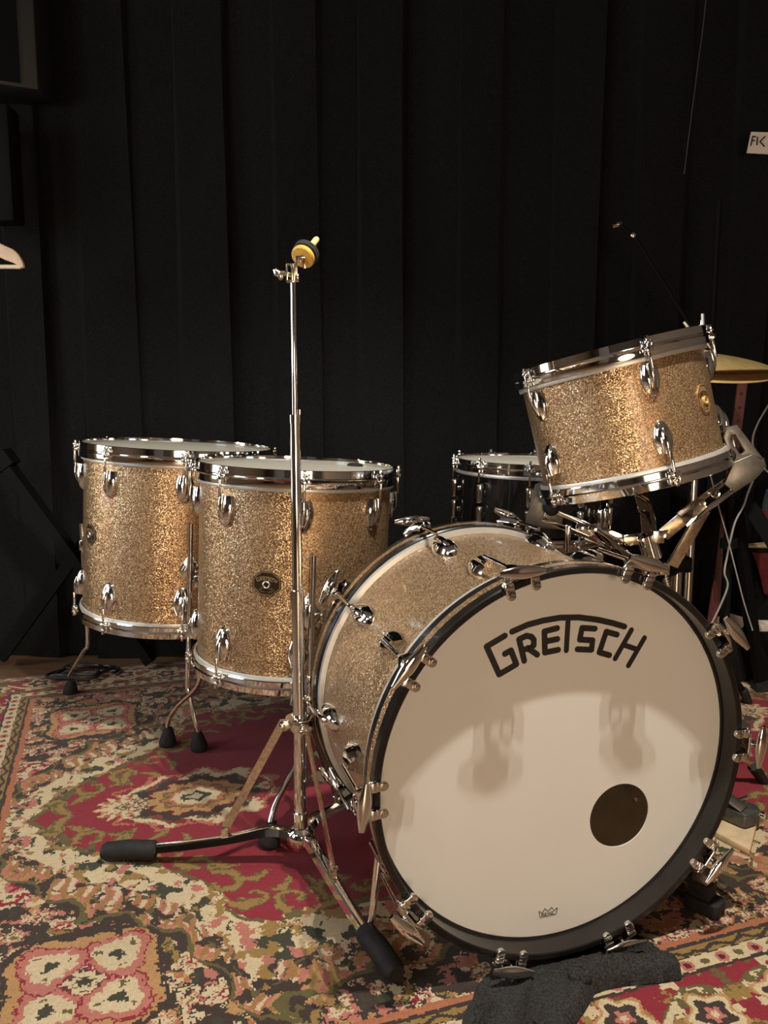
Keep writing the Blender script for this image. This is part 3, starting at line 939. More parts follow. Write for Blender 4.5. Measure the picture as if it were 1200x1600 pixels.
def bhoop(y_face, s_):
    """wooden hoop; y_face = outer face, s_ = direction towards the shell"""
    pr = [(0.282, 0.0015), (0.2835, 0.0), (0.2905, 0.0), (RB, 0.002), (RB, 0.0455), (0.2905, 0.0475), (0.2840, 0.0475), (0.282, 0.046)]
    h_ = MB().lathe([(r, y_face + s_ * y) for r, y in pr], 160, AX, closed=True).build('hoop', BLACK_LACQ if s_ > 0 else BLACK_LACQ, bass, smooth=30)
    i_ = MB().lathe([(RB - 0.0004, y_face + s_ * 0.0175), (RB + 0.0004, y_face + s_ * 0.0175), (RB + 0.0004, y_face + s_ * 0.0305), (RB - 0.0004, y_face + s_ * 0.0305)], 160, AX, closed=True).build('inlay', SPARK, h_, smooth=30)
    i_['label'] = 'sparkle inlay strip in the black hoop'
    return h_


fh = bhoop(0.0, 1)
bhoop(LEN, -1)
for y_, s_ in ((0.0, 1), (LEN, -1)):
    MB().lathe([(0.2800, y_ + s_ * 0.0482), (0.2885, y_ + s_ * 0.0482), (0.2895, y_ + s_ * 0.053), (0.2885, y_ + s_ * 0.060), (0.2798, y_ + s_ * 0.061)], 160, AX, closed=True).build('flesh_hoop', ALU, bass, smooth=50)
# front head with an off-centre port
hc = Vector((0.106, -0.1055)); hr = 0.0505; HY = 0.0347
vs = []; fs = []
NN = 144
for k in range(NN):
    a = 2 * PI * k / NN
    d = Vector((math.cos(a), math.sin(a)))
    bq = hc.dot(d); tt = -bq + math.sqrt(bq * bq - hc.dot(hc) + 0.2825 ** 2)
    inner = hc + d * hr; outer = hc + d * tt
    for t in (0, 0.03, 0.5, 1): 
        q = inner.lerp(outer, t); vs.append((q.x, HY, q.y + RB))
    q = outer * (0.2822 / outer.length); vs.append((q.x, HY + 0.012, q.y + RB))
    vs.append((inner.x, HY + 0.0012, inner.y + RB))
for k in range(NN):
    j = (k + 1) % NN
    for i in range(4): fs.append((k * 6 + i, j * 6 + i, j * 6 + i + 1, k * 6 + i + 1))
    fs.append((k * 6, k * 6 + 5, j * 6 + 5, j * 6))
hd = MB(); hd.add(vs, fs)
rhead = hd.build('resonant_head', SMOOTH_HEAD, bass, smooth=60)
MB().lathe([(0.2785, HY - 0.0003), (0.2823, HY - 0.0003), (0.2823, HY - 0.0013), (0.2785, HY - 0.0008)], 128, AX, closed=True).build('dark_gap_ring', INK, bass)  # dark gap between head and hoop put in as a black ring
MB().lathe([(0.0001, LEN - 0.035), (0.14, LEN - 0.035), (0.2825, LEN - 0.035), (0.2822, LEN - 0.047)], 96, AX).build('batter_head', DARK_HEAD, bass, smooth=60)
HEADM = Matrix(((1, 0, 0, 0), (0, 0, -1, HY), (0, 1, 0, RB), (0, 0, 0, 1)))   # x,y in the head plane, z outwards
lg = MB()
for nm, st in LOGO.items():
    stroke(lg, [(x / 1000, y / 1000) for x, y in st], 0.0088 if nm not in ('T', 'H1', 'H2', 'H3') else 0.0080, -0.0002, 0.00045, HEADM)
lgo = lg.build('maker_lettering', INK, rhead, smooth=0)
lgo['label'] = 'black arched GRETSCH lettering'
cr = MB()
crown = [(-24.8, -240.4), (-22.4, -247.7), (4.4, -249.0), (6.6, -239.8), (2.0, -243.7), (-4.7, -237.1), (-8.8, -240.9), (-15.0, -236.1), (-16.9, -242.0), (-24.8, -240.4)]
cx = -9.5; cy = -243
crown = [(-24.5, -237.5), (-22.4, -247.7), (4.4, -247.7), (6.6, -237.5), (1.0, -241.5), (-3.2, -235.0), (-9.2, -240.5), (-14.6, -235.0), (-19.0, -241.5), (-24.5, -237.5)]
stroke(cr, [(x / 1000, y / 1000) for x, y in crown], 0.0008, -0.0002, 0.0004, HEADM, rnd=False)
REMO = {'R': [[(0, 0), (0, 4), (2.2, 4), (2.6, 3), (2.2, 2), (0, 2)], [(1.2, 2), (2.7, 0)]], 'E': [[(2.6, 4), (0, 4), (0, 0), (2.6, 0)], [(0, 2), (2.2, 2)]],
        'M': [[(0, 0), (0, 4), (1.6, 1.6), (3.2, 4), (3.2, 0)]], 'O': [[(0, 0), (0, 4), (2.7, 4), (2.7, 0), (0, 0)]]}
xo = -19.6
for ch in 'REMO':
    for st in REMO[ch]:
        stroke(cr, [((xo + x * 1.25) / 1000, (-246.4 + y * 0.95) / 1000) for x, y in st], 0.0007, -0.0002, 0.0004, HEADM, rnd=False)
    xo += 5.6 if ch == 'M' else 4.9
cro = cr.build('crown_mark', INK, rhead, smooth=0)
cro['label'] = 'small crown outline with REMO lettering'

mu = MB().tube([(0.055, LEN - 0.050, RB - 0.045), (0.085, LEN - 0.060, RB - 0.085), (0.110, LEN - 0.055, RB - 0.122)], 0.005).build('muffler_arm', BLACK_METAL, bass)
MB().lathe([(0.0001, -0.012), (0.022, -0.012), (0.024, 0.0), (0.022, 0.010), (0.0001, 0.010)], 24, Matrix(((1, 0, 0, 0.112), (0, 0, -1, LEN - 0.052), (0, 1, 0, RB - 0.128), (0, 0, 0, 1)))).build('pad', FELT, mu)
# claws, rods and lugs: ten to a side
def claw_mesh():
    """x tangential, y towards the shell, z radial out; origin on the rod axis at the hoop's outer face"""
    mb = MB()
    st = [(0.030, 0.0058, 0.004, -0.004), (0.018, 0.009, 0.0062, -0.004), (0.006, 0.020, 0.0045, -0.006), (-0.0035, 0.0275, 0.0005, -0.0085), (-0.0065, 0.0275, -0.004, -0.0105)]
    vs = []; fs = []
    K = 9
    for (y, hw, zc, ze) in st:
        for k in range(K):
            t = -1 + 2 * k / (K - 1)
            vs.append((hw * t, y, ze + (zc - ze) * math.sqrt(max(0, 1 - abs(t) ** 2.2))))
    for (y, hw, zc, ze) in st:
        for k in range(K):
            t = -1 + 2 * k / (K - 1)
            vs.append((hw * t, y + 0.001, ze - 0.0028 + (zc - ze) * math.sqrt(max(0, 1 - abs(t) ** 2.2)) * 0.9))
    n = len(st); o = n * K
    for i in range(n - 1):
        for k in range(K - 1):
            fs.append((i * K + k, i * K + k + 1, (i + 1) * K + k + 1, (i + 1) * K + k))
            fs.append((o + i * K + k, o + (i + 1) * K + k, o + (i + 1) * K + k + 1, o + i * K + k + 1))
    for i in range(n - 1):
        for k in (0, K - 1):
            fs.append((i * K + k, (i + 1) * K + k, o + (i + 1) * K + k, o + i * K + k))
    for i in (0, n - 1):
        for k in range(K - 1):
            fs.append((i * K + k, o + i * K + k, o + i * K + k + 1, i * K + k + 1))
    mb.add(vs, fs)
    # two rounded feet hooking over the hoop's face
    for s_ in (-1, 1):
        mb.cyl((s_ * 0.0190, -0.0015, -0.0265), (s_ * 0.0190, -0.0075, -0.0265), 0.0066, n=20)
        mb.box((s_ * 0.0190, -0.0045, -0.0195), (0.0132, 0.006, 0.014))
        mb.box((s_ * 0.0190, -0.0060, -0.0125), (0.0132, 0.006, 0.008))
    return mb.mesh('claw', CHROME, bevel=0.0008, smooth=45)


def handle_mesh():
    mb = MB()
    pts = []; rs_ = []
    for i in range(21):
        t = i / 20
        pts.append((-0.033 + 0.066 * t, 0, 0))
        rs_.append(0.0034 + 0.0046 * math.sin(PI * t) ** 1.3)
    mb.tube(pts, rs_, 16)
    mb.cyl((0, 0.018, 0), (0, 0, 0), 0.0038, 0.0050, 14)
    for p in mb.v:
        p.z *= 1.2
        if p.y < 0.006: p.y *= 0.7
    return mb.mesh('rod_handle', CHROME, smooth=50)


CLAW, HANDLE = claw_mesh(), handle_mesh()
rm = MB(); rm.cyl((0, -0.022, 0), (0, 0.105, 0), 0.0031, n=12)
ROD_B = rm.mesh('tension_rod', CHROME)
RODR = RB + 0.0135
tw = [0.02, 0.30, 0.05, 0.10, -0.12, -0.05, 0.25, 0.12, 0.05, -0.10]
for side in (1, -1):
    for k in range(10):
        a = R(72 + 36 * k)
        yf = 0.0 if side > 0 else LEN
        rad = Vector((math.cos(a), 0, math.sin(a))); tan = Vector((math.sin(a), 0, -math.cos(a)))
        yv = Vector((0, side, 0))
        xx = yv.cross(rad)
        org = Vector((0, yf, RB))
        M = frame(org + rad * RODR, xx, yv, rad)
        part('claw', CLAW, bass, M)
        rr = part('tension_rod', ROD_B, bass, M)
        ang = tw[k] if side > 0 else random.uniform(-0.4, 0.4)
        part('rod_handle', HANDLE, rr, T(0, -0.0185 if side < 0 or k not in (5, 6) and k not in (4,) else -0.0205, 0.004 if math.sin(a) > -0.8 else -0.010) @ Matrix.Rotation(ang, 4, 'Y'))
        Ml = frame(org + rad * (Rsh - 0.001) + yv * 0.098, xx, rad, -yv)
        part('lug', LUG_BASS, bass, Ml)
# spurs
def spur(px_foot, attach_ang, sgn, big=True):
    inv = MBASS.inverted()
    foot = inv @ Vector(px_foot)
    a = attach_ang
    p0 = Vector((math.cos(a) * (Rsh + 0.012), 0.14, RB + math.sin(a) * (Rsh + 0.012)))
    br = MB()
    rad = Vector((math.cos(a), 0, math.sin(a)))
    Mf = zframe(p0 - rad * 0.012, rad, (0, 1, 0))
    br.lathe([(0.0001, 0.014), (0.016, 0.012), (0.022, 0.006), (0.024, 0.0)], 24, Mf)
    br.cyl(p0 - Vector((0, 0.02, 0)), p0 + Vector((0, 0.02, 0)), 0.010)
    br.build('spur_bracket', CHROME, bass)
    top = foot + Vector((0, 0, 0.062 if big else 0.012)) - (foot - p0).normalized() * 0.012
    sp = MB().tube([p0 - (foot - p0).normalized() * 0.03, p0, top], 0.0058, 14).build('spur', CHROME_OLD if sgn > 0 else CHROME, bass)
    if not big:
        tip = MB().lathe([(0.0001, 0.0), (0.009, 0.0), (0.010, 0.006), (0.0075, 0.028), (0.0001, 0.028)], 18, zframe(foot, Vector((0, 0, 1)) - (foot - p0).normalized() * 0.4))
        inv_ = mw(sp).inverted()
        tip.build('rubber_foot', RUBBER, sp)
        return
    f_ = MB()
    d = (foot - p0); d.z = 0; d.normalize()
    s = Vector((-d.y, d.x, 0))
    Mx = frame(foot, s, d, (0, 0, 1))
    # stubby rubber foot with a clamp
    f_.prism([(-0.017, -0.030), (0.017, -0.030), (0.020, -0.010), (0.019, 0.020), (0.013, 0.026), (-0.013, 0.026), (-0.019, 0.020), (-0.020, -0.010)], 0.0, 0.024, Mx)
    f_.prism([(-0.015, -0.026), (0.015, -0.026), (0.016, 0.010), (-0.016, 0.010)], 0.024, 0.050, Mx)
    f_.build('rubber_foot', RUBBER, sp, bevel=0.003)
    g_ = MB()
    g_.box((0, -0.008, 0.058), (0.026, 0.026, 0.018), Mx)
    g_.cyl((0, 0.004, 0.060), (0, 0.012, 0.060), 0.007, M=Mx)
    g_.cyl((0, 0.012, 0.060), (0, 0.016, 0.060), 0.0035, M=Mx)
    g_.build('foot_clamp', STEEL, sp, bevel=0.002)


spur((0.522, 1.205, 0.0), R(-38), 1)
f_l = ground(578, 1478)
spur((f_l.x, f_l.y, 0.001), R(214), -1, big=False)

# ------------------------------------------------------------------ floor toms
def leg(root, pts, foot_r=0.016, foot_h=0.045):
    inv = mw(root).inverted()
    P_ = smooth_path([inv @ Vector(p) for p in pts], 6)
    l_ = MB().tube(P_, 0.0055, 12).build('leg', CHROME, root)
    e = inv @ Vector(pts[-1]); d = (P_[-1] - P_[-4]).normalized()
    up = inv.to_3x3() @ Vector((0, 0, 1))
    ax = (-d * 0.5 + up.normalized() * 0.7).normalized()
    fm = MB()
    base = inv @ Vector((pts[-1][0], pts[-1][1], 0.0))
    fm.lathe([(0.0001, 0), (foot_r * 1.15, 0.0), (foot_r * 1.3, 0.006), (foot_r * 1.2, 0.016), (foot_r * 0.8, foot_h * 0.8), (foot_r * 0.6, foot_h), (0.0001, foot_h)], 20, zframe(base, ax))
    # flatten the sole onto the rug
    for p in fm.v:
        w_ = mw(root) @ p
        if w_.z < 0.001: 
            w_.z = 0.001; p.x, p.y, p.z = inv @ w_
    fm.build('rubber_foot', RUBBER, l_)
    return l_


def leg_bracket(root, Rsh_, a, z):
    rad = Vector((math.cos(a), math.sin(a), 0)); tan = Vector((-math.sin(a), math.cos(a), 0))
    M = frame(rad * (Rsh_ - 0.002) + Vector((0, 0, z)), tan, (0, 0, 1), rad * 1.0)
    M = frame(rad * (Rsh_ - 0.002) + Vector((0, 0, z)), tan, Vector((0, 0, 1)), tan.cross(Vector((0, 0, 1))))
    mb = MB()
    # diamond plate with stepped ribs
    for s_, z_ in ((1.0, 0.006), (0.78, 0.010), (0.55, 0.014)):
        mb.prism([(0, 0.043 * s_), (0.027 * s_, 0), (0, -0.043 * s_), (-0.027 * s_, 0)], -0.002, z_, M)
    mb.cyl((0, -0.022, 0.020), (0, 0.022, 0.020), 0.0095, M=M)
    mb.cyl((0.0, 0.0, 0.020), (0.026, 0.0, 0.020), 0.0055, M=M)
    mb.box((0.030, 0.0, 0.020), (0.006, 0.026, 0.010), M)
    mb.cyl((0.024, -0.004, 0.026), (0.024, 0.004, 0.026), 0.004, M=M)
    mb.build('leg_bracket', CHROME, root, bevel=0.001)


def floor_tom(c_top, ax, Rsh, H, a0, label, legs, br, bdg):
    ax = Vector(ax).normalized()
    M = zframe(Vector(c_top) - ax * H, ax)
    # root at the drum's base
    root = empty('floor_tom', M, label, 'drum', 'champagne sparkle floor toms')
    tom_body(root, Rsh, H, 8, a0)
    for a, z in br: leg_bracket(root, Rsh, a, z)
    for l_ in legs: leg(root, l_)
    badge(root, Rsh, bdg[0], bdg[1], 0.056, 0.048, BADGE_DARK)
    return root


ax2 = (math.sin(R(2.62)), 0.004, 1.0)
f2 = Vector((-0.1872, 1.7266, 0.6894))
def cyl_pt(c, a, r, z): return (c[0] + r * math.cos(a), c[1] + r * math.sin(a), z)
A2 = [R(-76), R(166), R(45)]
q2 = [cyl_pt((f2.x - 0.012, f2.y), a, 0.2232, 0.5) for a in A2]
legs2 = [
    [tuple(at(490, 868, 1.508)), tuple(at(487, 1000, 1.508)), tuple(at(484, 1100, 1.505)), tuple(at(478, 1165, 1.49)), tuple(at(452, 1215, 1.455)), tuple(at(430, 1258, 1.42)), tuple(at(420, 1296, 1.395))],
    [(-0.414, 1.79, 0.50), (-0.418, 1.79, 0.30), tuple(at(313, 1050, 1.79)), tuple(at(306, 1075, 1.80)), tuple(at(278, 1102, 1.82)), tuple(at(265, 1122, 1.835)), tuple(at(261, 1140, 1.838))],
    [(-0.027, 1.893, 0.52), (-0.03, 1.893, 0.26), (-0.02, 1.90, 0.17), (0.05, 1.97, 0.10), (0.07, 1.99, 0.03)]]
floor_tom(f2, ax2, 0.2032, 0.4451, R(-80), 'champagne sparkle floor tom right behind the chrome cymbal stand, in front of its twin', legs2,
          [(R(-75.5), 0.165), (R(163), 0.165), (R(45), 0.165)], (R(-98.5), 0.222))
ax1 = (math.sin(R(3.35)), -0.003, 1.0)
f1 = Vector((-0.5252, 2.0616, 0.7126))
legs1 = [
    [tuple(at(298, 818, 1.824)), tuple(at(296, 950, 1.824)), tuple(at(293, 1062, 1.822)), tuple(at(296, 1085, 1.820)), tuple(at(311, 1152, 1.812))],
    [(-0.80, 2.10, 0.50), (-0.80, 2.10, 0.30), tuple(at(137, 1003, 2.10)), tuple(at(130, 1018, 2.115)), tuple(at(108, 1056, 2.19))],
    [(-0.37, 2.26, 0.55), (-0.38, 2.26, 0.28), (-0.37, 2.27, 0.18), (-0.33, 2.33, 0.10), (-0.32, 2.34, 0.03)]]
floor_tom(f1, ax1, 0.2286, 0.4451, R(-72), 'champagne sparkle floor tom furthest left, half hidden behind the other floor tom', legs1,
          [(R(-68), 0.165), (R(172), 0.165), (R(50), 0.165)], (R(-137.5), 0.226))
# two small damper pads on the nearer floor tom's head
for (px_, py_), lb in (((555, 728), 'small dark damper pad nearer the front of the right floor tom head'), ((579, 724), 'small dark damper pad further back, by the right rim of the right floor tom head')):
    az = Vector(ax2).normalized()
    o_ = Vector((0, 0, CAM_H)); d = (at(px_, py_, 1.0) - o_)
    hp = f2 - az * 0.0105
    t = (hp - o_).dot(az) / d.dot(az)
    c = o_ + d * t
    pm = MB().lathe([(0.0001, 0.006), (0.014, 0.006), (0.018, 0.003), (0.0185, 0.0)], 24)
    tag(part('damper_pad', pm.mesh('damper_pad', RUBBER), None, zframe(c + az * 0.0002, az)), lb, 'damper', 'damper pads on the floor tom head')

# ------------------------------------------------------------------ rack tom
t_c = Vector((0.4449, 1.5225, 0.78856)); t_n = Vector((-0.235, 0.05022, 0.9707)).normalized()
HT = 0.2537
vd = Vector((0, 0, CAM_H)) - t_c; vd = (vd - t_n * vd.dot(t_n)).normalized()
MT = frame(t_c - t_n * HT / 2, vd, t_n.cross(vd), t_n)
rack = empty('rack_tom', MT, 'tilted champagne sparkle rack tom held above the bass drum', 'drum')
tom_body(rack, 0.165, HT, 5, R(21), 0.033, 0.030, lug=LUG_RACK, toff=0.046)
badge(rack, 0.165, R(59), 0.128, 0.042, 0.052, BADGE_GOLD)
# small clamp on the far right of its top rim
cm = MB()
pc = at(1099, 522, 1.50)
Mc = zframe(pc, t_n)
cm.cyl((0, 0, -0.014), (0, 0, 0.014), 0.0105, M=Mc)
cm.cyl((0.002, 0, 0.012), (0.006, 0, 0.036), 0.0032, M=Mc)
cm.tube([(-0.010, 0, 0.0), (-0.020, 0, 0.008), (-0.030, 0, 0.030)], [0.0045, 0.003, 0.0026], M=Mc)
cm.tube([(0.0, 0, -0.012), (0.004, 0, -0.022), (0.012, 0.004, -0.034), (0.014, 0.0, -0.046)], 0.0042, M=Mc)
tag(cm.build('rim_clamp', STEEL), 'small silver clamp with a lever on the top right rim of the tilted tom', 'clamp')

# ------------------------------------------------------------------ basket stand carrying the rack tom
hub = at(1018, 862, 1.50)
bs = empty('drum_stand', T(hub.x + 0.045, 1.53, 0.0), 'chrome basket stand cradling the tilted rack tom behind the bass drum', 'stand')
def WB(): return MB()
dirn = (at(1010, 835, 1.50) - at(1024, 880, 1.50)).normalized()
mb = WB()
h1, h2 = at(1009, 836, 1.50), at(1020, 872, 1.50)
mb.cyl(h1, h2, 0.0185)
mb.cyl(h2, at(1021, 878, 1.50), 0.015, 0.010)
mb.build('basket_hub', CHROME, bs, world=True)
mb = WB()
mb.cyl(at(1021, 876, 1.50), at(1026, 898, 1.50), 0.009)
for dx in (-12, 14):
    mb.box(at(1022 + dx, 888, 1.496), (0.022, 0.014, 0.024))
    mb.cyl(at(1022 + dx, 888, 1.494), at(1022 + dx, 888, 1.480), 0.0065)
mb.build('lower_collar', CHROME, bs, bevel=0.0015, world=True)
mb = WB()
mb.cyl(at(1026, 895, 1.50), at(1050, 888, 1.55), 0.016)
mb.box(at(1056, 880, 1.55), (0.05, 0.045, 0.03))
mb.build('tilter', BLACK_METAL, bs, bevel=0.004, world=True)
mb = WB()
for k in range(9):
    p = at(1037 + k * 1.1, 893 + k * 4.2, 1.50)
    mb.cyl(p, p + Vector((0.0008, 0, -0.0026)), 0.0075)
mb.cyl(at(1036, 890, 1.50), at(1048, 935, 1.50), 0.005)
mb.build('tilter_screw', STEEL, bs, world=True)
mb = WB()
pb = at(1057, 880, 1.56)
mb.cyl((pb.x, pb.y, 0.10), (pb.x, pb.y, pb.z), 0.0125)
mb.build('pole', CHROME, bs, world=True)
for k in range(3):
    a = R(20 + 120 * k)
    q = Vector((pb.x + 0.26 * math.cos(a), pb.y + 0.26 * math.sin(a), 0.012))
    lg_ = MB().bar((pb.x, pb.y, 0.30), q, 0.022, 0.006, up=(0, 0, 1)).build('leg', CHROME, bs, world=True)
    ff = MB().cyl(q + Vector((0, 0, -0.0115)), q + Vector((-0.03 * math.cos(a), -0.03 * math.sin(a), 0.03)), 0.013)
    inv = mw(lg_).inverted()
    for p in ff.v:
        p.z = max(p.z, 0.0005)
    part('rubber_foot', ff.mesh('rubber_foot', RUBBER, M=inv), lg_)


def slotted(p, q, wd, th, up, s0=0.12, s1=0.85):
    """flat bar with a long slot: two rails and closed ends"""
    mb = MB()
    p, q = Vector(p), Vector(q); d = (q - p); n = d.normalized(); u = Vector(up); u = (u - n * u.dot(n)).normalized()
    rail = wd * 0.30
    for s_ in (-1, 1):
        off = u * s_ * (wd - rail) / 2
        mb.bar(p + off, q + off, rail, th, up=u)
    mb.bar(p, p + d * s0, wd, th, up=u)
    mb.bar(p + d * s1, q, wd, th, up=u)
    return mb


# right arm
a0_, a1_ = at(1066, 812, 1.462), at(1176, 732, 1.452)
mb = slotted(a0_, a1_, 0.030, 0.006, (0, 0, 1), 0.28, 0.93)
mb.cyl(at(1118, 771, 1.458), at(1118, 771, 1.442), 0.0085)
mb.build('basket_arm', CHROME, bs, bevel=0.0012, world=True)
mb = WB(); mb.bar(at(1098, 784, 1.452), at(1036, 836, 1.486), 0.025, 0.005); mb.cyl(at(1098, 786, 1.456), at(1098, 786, 1.438), 0.006); mb.cyl(at(1035, 836, 1.486), at(1035, 836, 1.474), 0.0075)
mb.box(at(1027, 838, 1.488), (0.022, 0.018, 0.024))
mb.build('upper_link', CHROME_OLD, bs, bevel=0.0012, world=True)
mb = WB(); mb.bar(at(1101, 796, 1.466), at(1050, 884, 1.486), 0.022, 0.008, up=(1, 0, 0.3))
mb.build('brace', CHROME_OLD, bs, bevel=0.0012, world=True)
# L-shaped grip at the right: slotted plate and foot
def lplate(corners, y_list, th, name, slot=None):
    mb = MB()
    pts = [at(px_, py_, yy) for (px_, py_), yy in zip(corners, y_list)]
    nrm = Vector((0, -1, 0))
    n = len(pts)
    vs = [tuple(p) for p in pts] + [tuple(p + Vector((0.004, th, 0))) for p in pts]
    mb.add(vs, [tuple(range(n)), tuple(range(2 * n - 1, n - 1, -1))] + [(i, (i + 1) % n, n + (i + 1) % n, n + i) for i in range(n)])
    return mb


def ringplate(outer, inner, yy, th):
    mb = MB(); n = len(outer)
    vs = [tuple(at(x_, y_, yy)) for x_, y_ in outer] + [tuple(at(x_, y_, yy)) for x_, y_ in inner]
    vs += [tuple(at(x_, y_, yy) + Vector((0, th, 0))) for x_, y_ in outer] + [tuple(at(x_, y_, yy) + Vector((0, th, 0))) for x_, y_ in inner]
    fs = []
    for i in range(n):
        j = (i + 1) % n
        fs += [(i, j, n + j, n + i), (2 * n + i, 3 * n + i, 3 * n + j, 2 * n + j), (i, 2 * n + i, 2 * n + j, j), (n + i, n + j, 3 * n + j, 3 * n + i)]
    return mb.add(vs, fs)


mb2 = ringplate([(1131, 684), (1136, 668), (1152, 664), (1194, 718), (1176, 712), (1146, 722)], [(1142, 688), (1143, 680), (1149, 679), (1164, 704), (1161, 709), (1156, 709)], 1.446, 0.006)
pl_ = [(1147, 722), (1176, 710), (1196, 722), (1198, 730), (1182, 748), (1148, 770), (1132, 756)]
mb2.add([tuple(at(x_, y_, 1.443)) for x_, y_ in pl_] + [tuple(at(x_, y_, 1.443) + Vector((0, 0.008, 0))) for x_, y_ in pl_],
        [tuple(range(7)), tuple(range(13, 6, -1))] + [(i, (i + 1) % 7, 7 + (i + 1) % 7, 7 + i) for i in range(7)])
mb2.cyl(at(1190, 716, 1.452), at(1194, 734, 1.446), 0.004)
g1 = mb2.build('grip_plate', DARK_STEEL, bs, bevel=0.001, world=True)
mb = MB()
mb.ball(at(1136, 712, 1.452), (0.016, 0.014, 0.014)); mb.ball(at(1120, 722, 1.448), (0.012, 0.012, 0.010))
part('grip_rubber', mb.mesh('grip_rubber', RUBBER, M=mw(g1).inverted()), g1)
# left arm
mb = slotted(at(852, 802, 1.545), at(948, 842, 1.53), 0.030, 0.006, (0, 0, 1), 0.10, 0.55)
mb.cyl(at(906, 824, 1.538), at(906, 824, 1.520), 0.008); mb.cyl(at(926, 826, 1.534), at(926, 826, 1.515), 0.0085)
mb.cyl(at(888, 820, 1.54), at(886, 862, 1.54), 0.007, 0.005)
mb.build('basket_arm', CHROME, bs, bevel=0.0012, world=True)
mb = WB(); mb.bar(at(926, 826, 1.524), at(975, 845, 1.512), 0.022, 0.005); mb.bar(at(975, 845, 1.512), at(1004, 841, 1.496), 0.022, 0.005); mb.cyl(at(1001, 842, 1.494), at(1001, 842, 1.484), 0.007)
mb.build('upper_link', CHROME, bs, bevel=0.0012, world=True)
mb = WB(); mb.bar(at(928, 832, 1.522), at(1008, 890, 1.490), 0.022, 0.007, up=(0, -0.6, 1))
mb.build('brace', CHROME, bs, bevel=0.0012, world=True)
mb = WB()
cs = [(836, 757), (846, 752), (862, 756), (866, 790), (880, 806), (876, 828), (828, 824), (821, 814)]
mb.add([tuple(at(x_, y_, 1.548)) for x_, y_ in cs] + [tuple(at(x_ + 1, y_, 1.556)) for x_, y_ in cs], [tuple(range(8)), tuple(range(15, 7, -1))] + [(i, (i + 1) % 8, 8 + (i + 1) % 8, 8 + i) for i in range(8)])
g2 = mb.build('grip_plate', DARK_STEEL, bs, bevel=0.0015, world=True)
mb = MB(); mb.ball(at(862, 792, 1.535), (0.016, 0.016, 0.018))
part('grip_rubber', mb.mesh('grip_rubber', RUBBER, M=mw(g2).inverted()), g2)
# rear arm rising to the back of the tom
mb = WB()
mb.bar(at(1012, 845, 1.51), at(1008, 800, 1.60), 0.020, 0.006, up=(1, 0, 0)); mb.bar(at(1008, 800, 1.60), at(1001, 770, 1.66), 0.026, 0.006, up=(1, 0, 0))
mb.tube([at(1024, 850, 1.50), at(1022, 820, 1.55), at(1016, 790, 1.60)], 0.0045)
mb.build('basket_arm', CHROME, bs, bevel=0.001, world=True)

# ------------------------------------------------------------------ cymbal stand
SY = 1.335
base = at(470, 1300, SY)
top = at(458, 440, SY)
cs_ = empty('cymbal_stand', T(base.x, SY, 0.0), 'tall chrome cymbal stand without a cymbal in front of the floor toms', 'stand')
def on_pole(py_):
    pz = at(465, py_, SY).z
    t = (pz - base.z) / (top.z - base.z)
    return Vector((base.x + (top.x - base.x) * t, SY, pz))
def SB(mb, nm, m_=CHROME, **k): return mb.build(nm, m_, cs_, world=True, **k)
lower = MB().cyl(on_pole(1308), on_pole(935), 0.0105, n=24)
lower.cyl(on_pole(950), on_pole(922), 0.0125, n=24); lower.cyl(on_pole(1290), on_pole(1268), 0.0128, n=24)
SB(lower, 'base_tube')
mid = MB().cyl(on_pole(940), on_pole(655), 0.0088, n=24); mid.cyl(on_pole(661), on_pole(648), 0.0098, n=24)
SB(mid, 'middle_tube')
SB(MB().cyl(on_pole(660), on_pole(436), 0.0048, n=20).cyl(on_pole(648) + Vector((0.008, 0, 0)), on_pole(640) + Vector((0.008, 0, 0)), 0.0018), 'top_rod')
# wing screw behind the upper collar, leg collar
col_ = MB()
cpt = on_pole(1131)
col_.cyl(cpt + Vector((0, 0, -0.010)), cpt + Vector((0, 0, 0.010)), 0.0165, n=24)
col_.cyl(cpt + Vector((0, 0, 0.010)), cpt + Vector((0, 0, 0.013)), 0.024, n=24)
for a in (R(192), R(294), R(63)):
    d = Vector((math.cos(a), math.sin(a), 0))
    col_.bar(cpt + d * 0.012, cpt + d * 0.034, 0.018, 0.012)
    s = Vector((-d.y, d.x, 0))
    col_.cyl(cpt + d * 0.030 - s * 0.010, cpt + d * 0.030 + s * 0.010, 0.005)
col_.cyl(cpt + Vector((0.01, -0.012, 0)), cpt + Vector((0.022, -0.024, 0)), 0.0045)
SB(col_, 'leg_collar', bevel=0.001)
hubp = on_pole(1302)
hb = MB()
hb.lathe([(0.0001, -0.020), (0.020, -0.020), (0.026, -0.008), (0.024, 0.004), (0.015, 0.012), (0.0105, 0.014)], 28, T(hubp))
SB(hb, 'base_hub')
feet = {R(192): (-0.494, 1.348), R(294): (0.012, 1.045), R(63): (0.005, 1.655)}
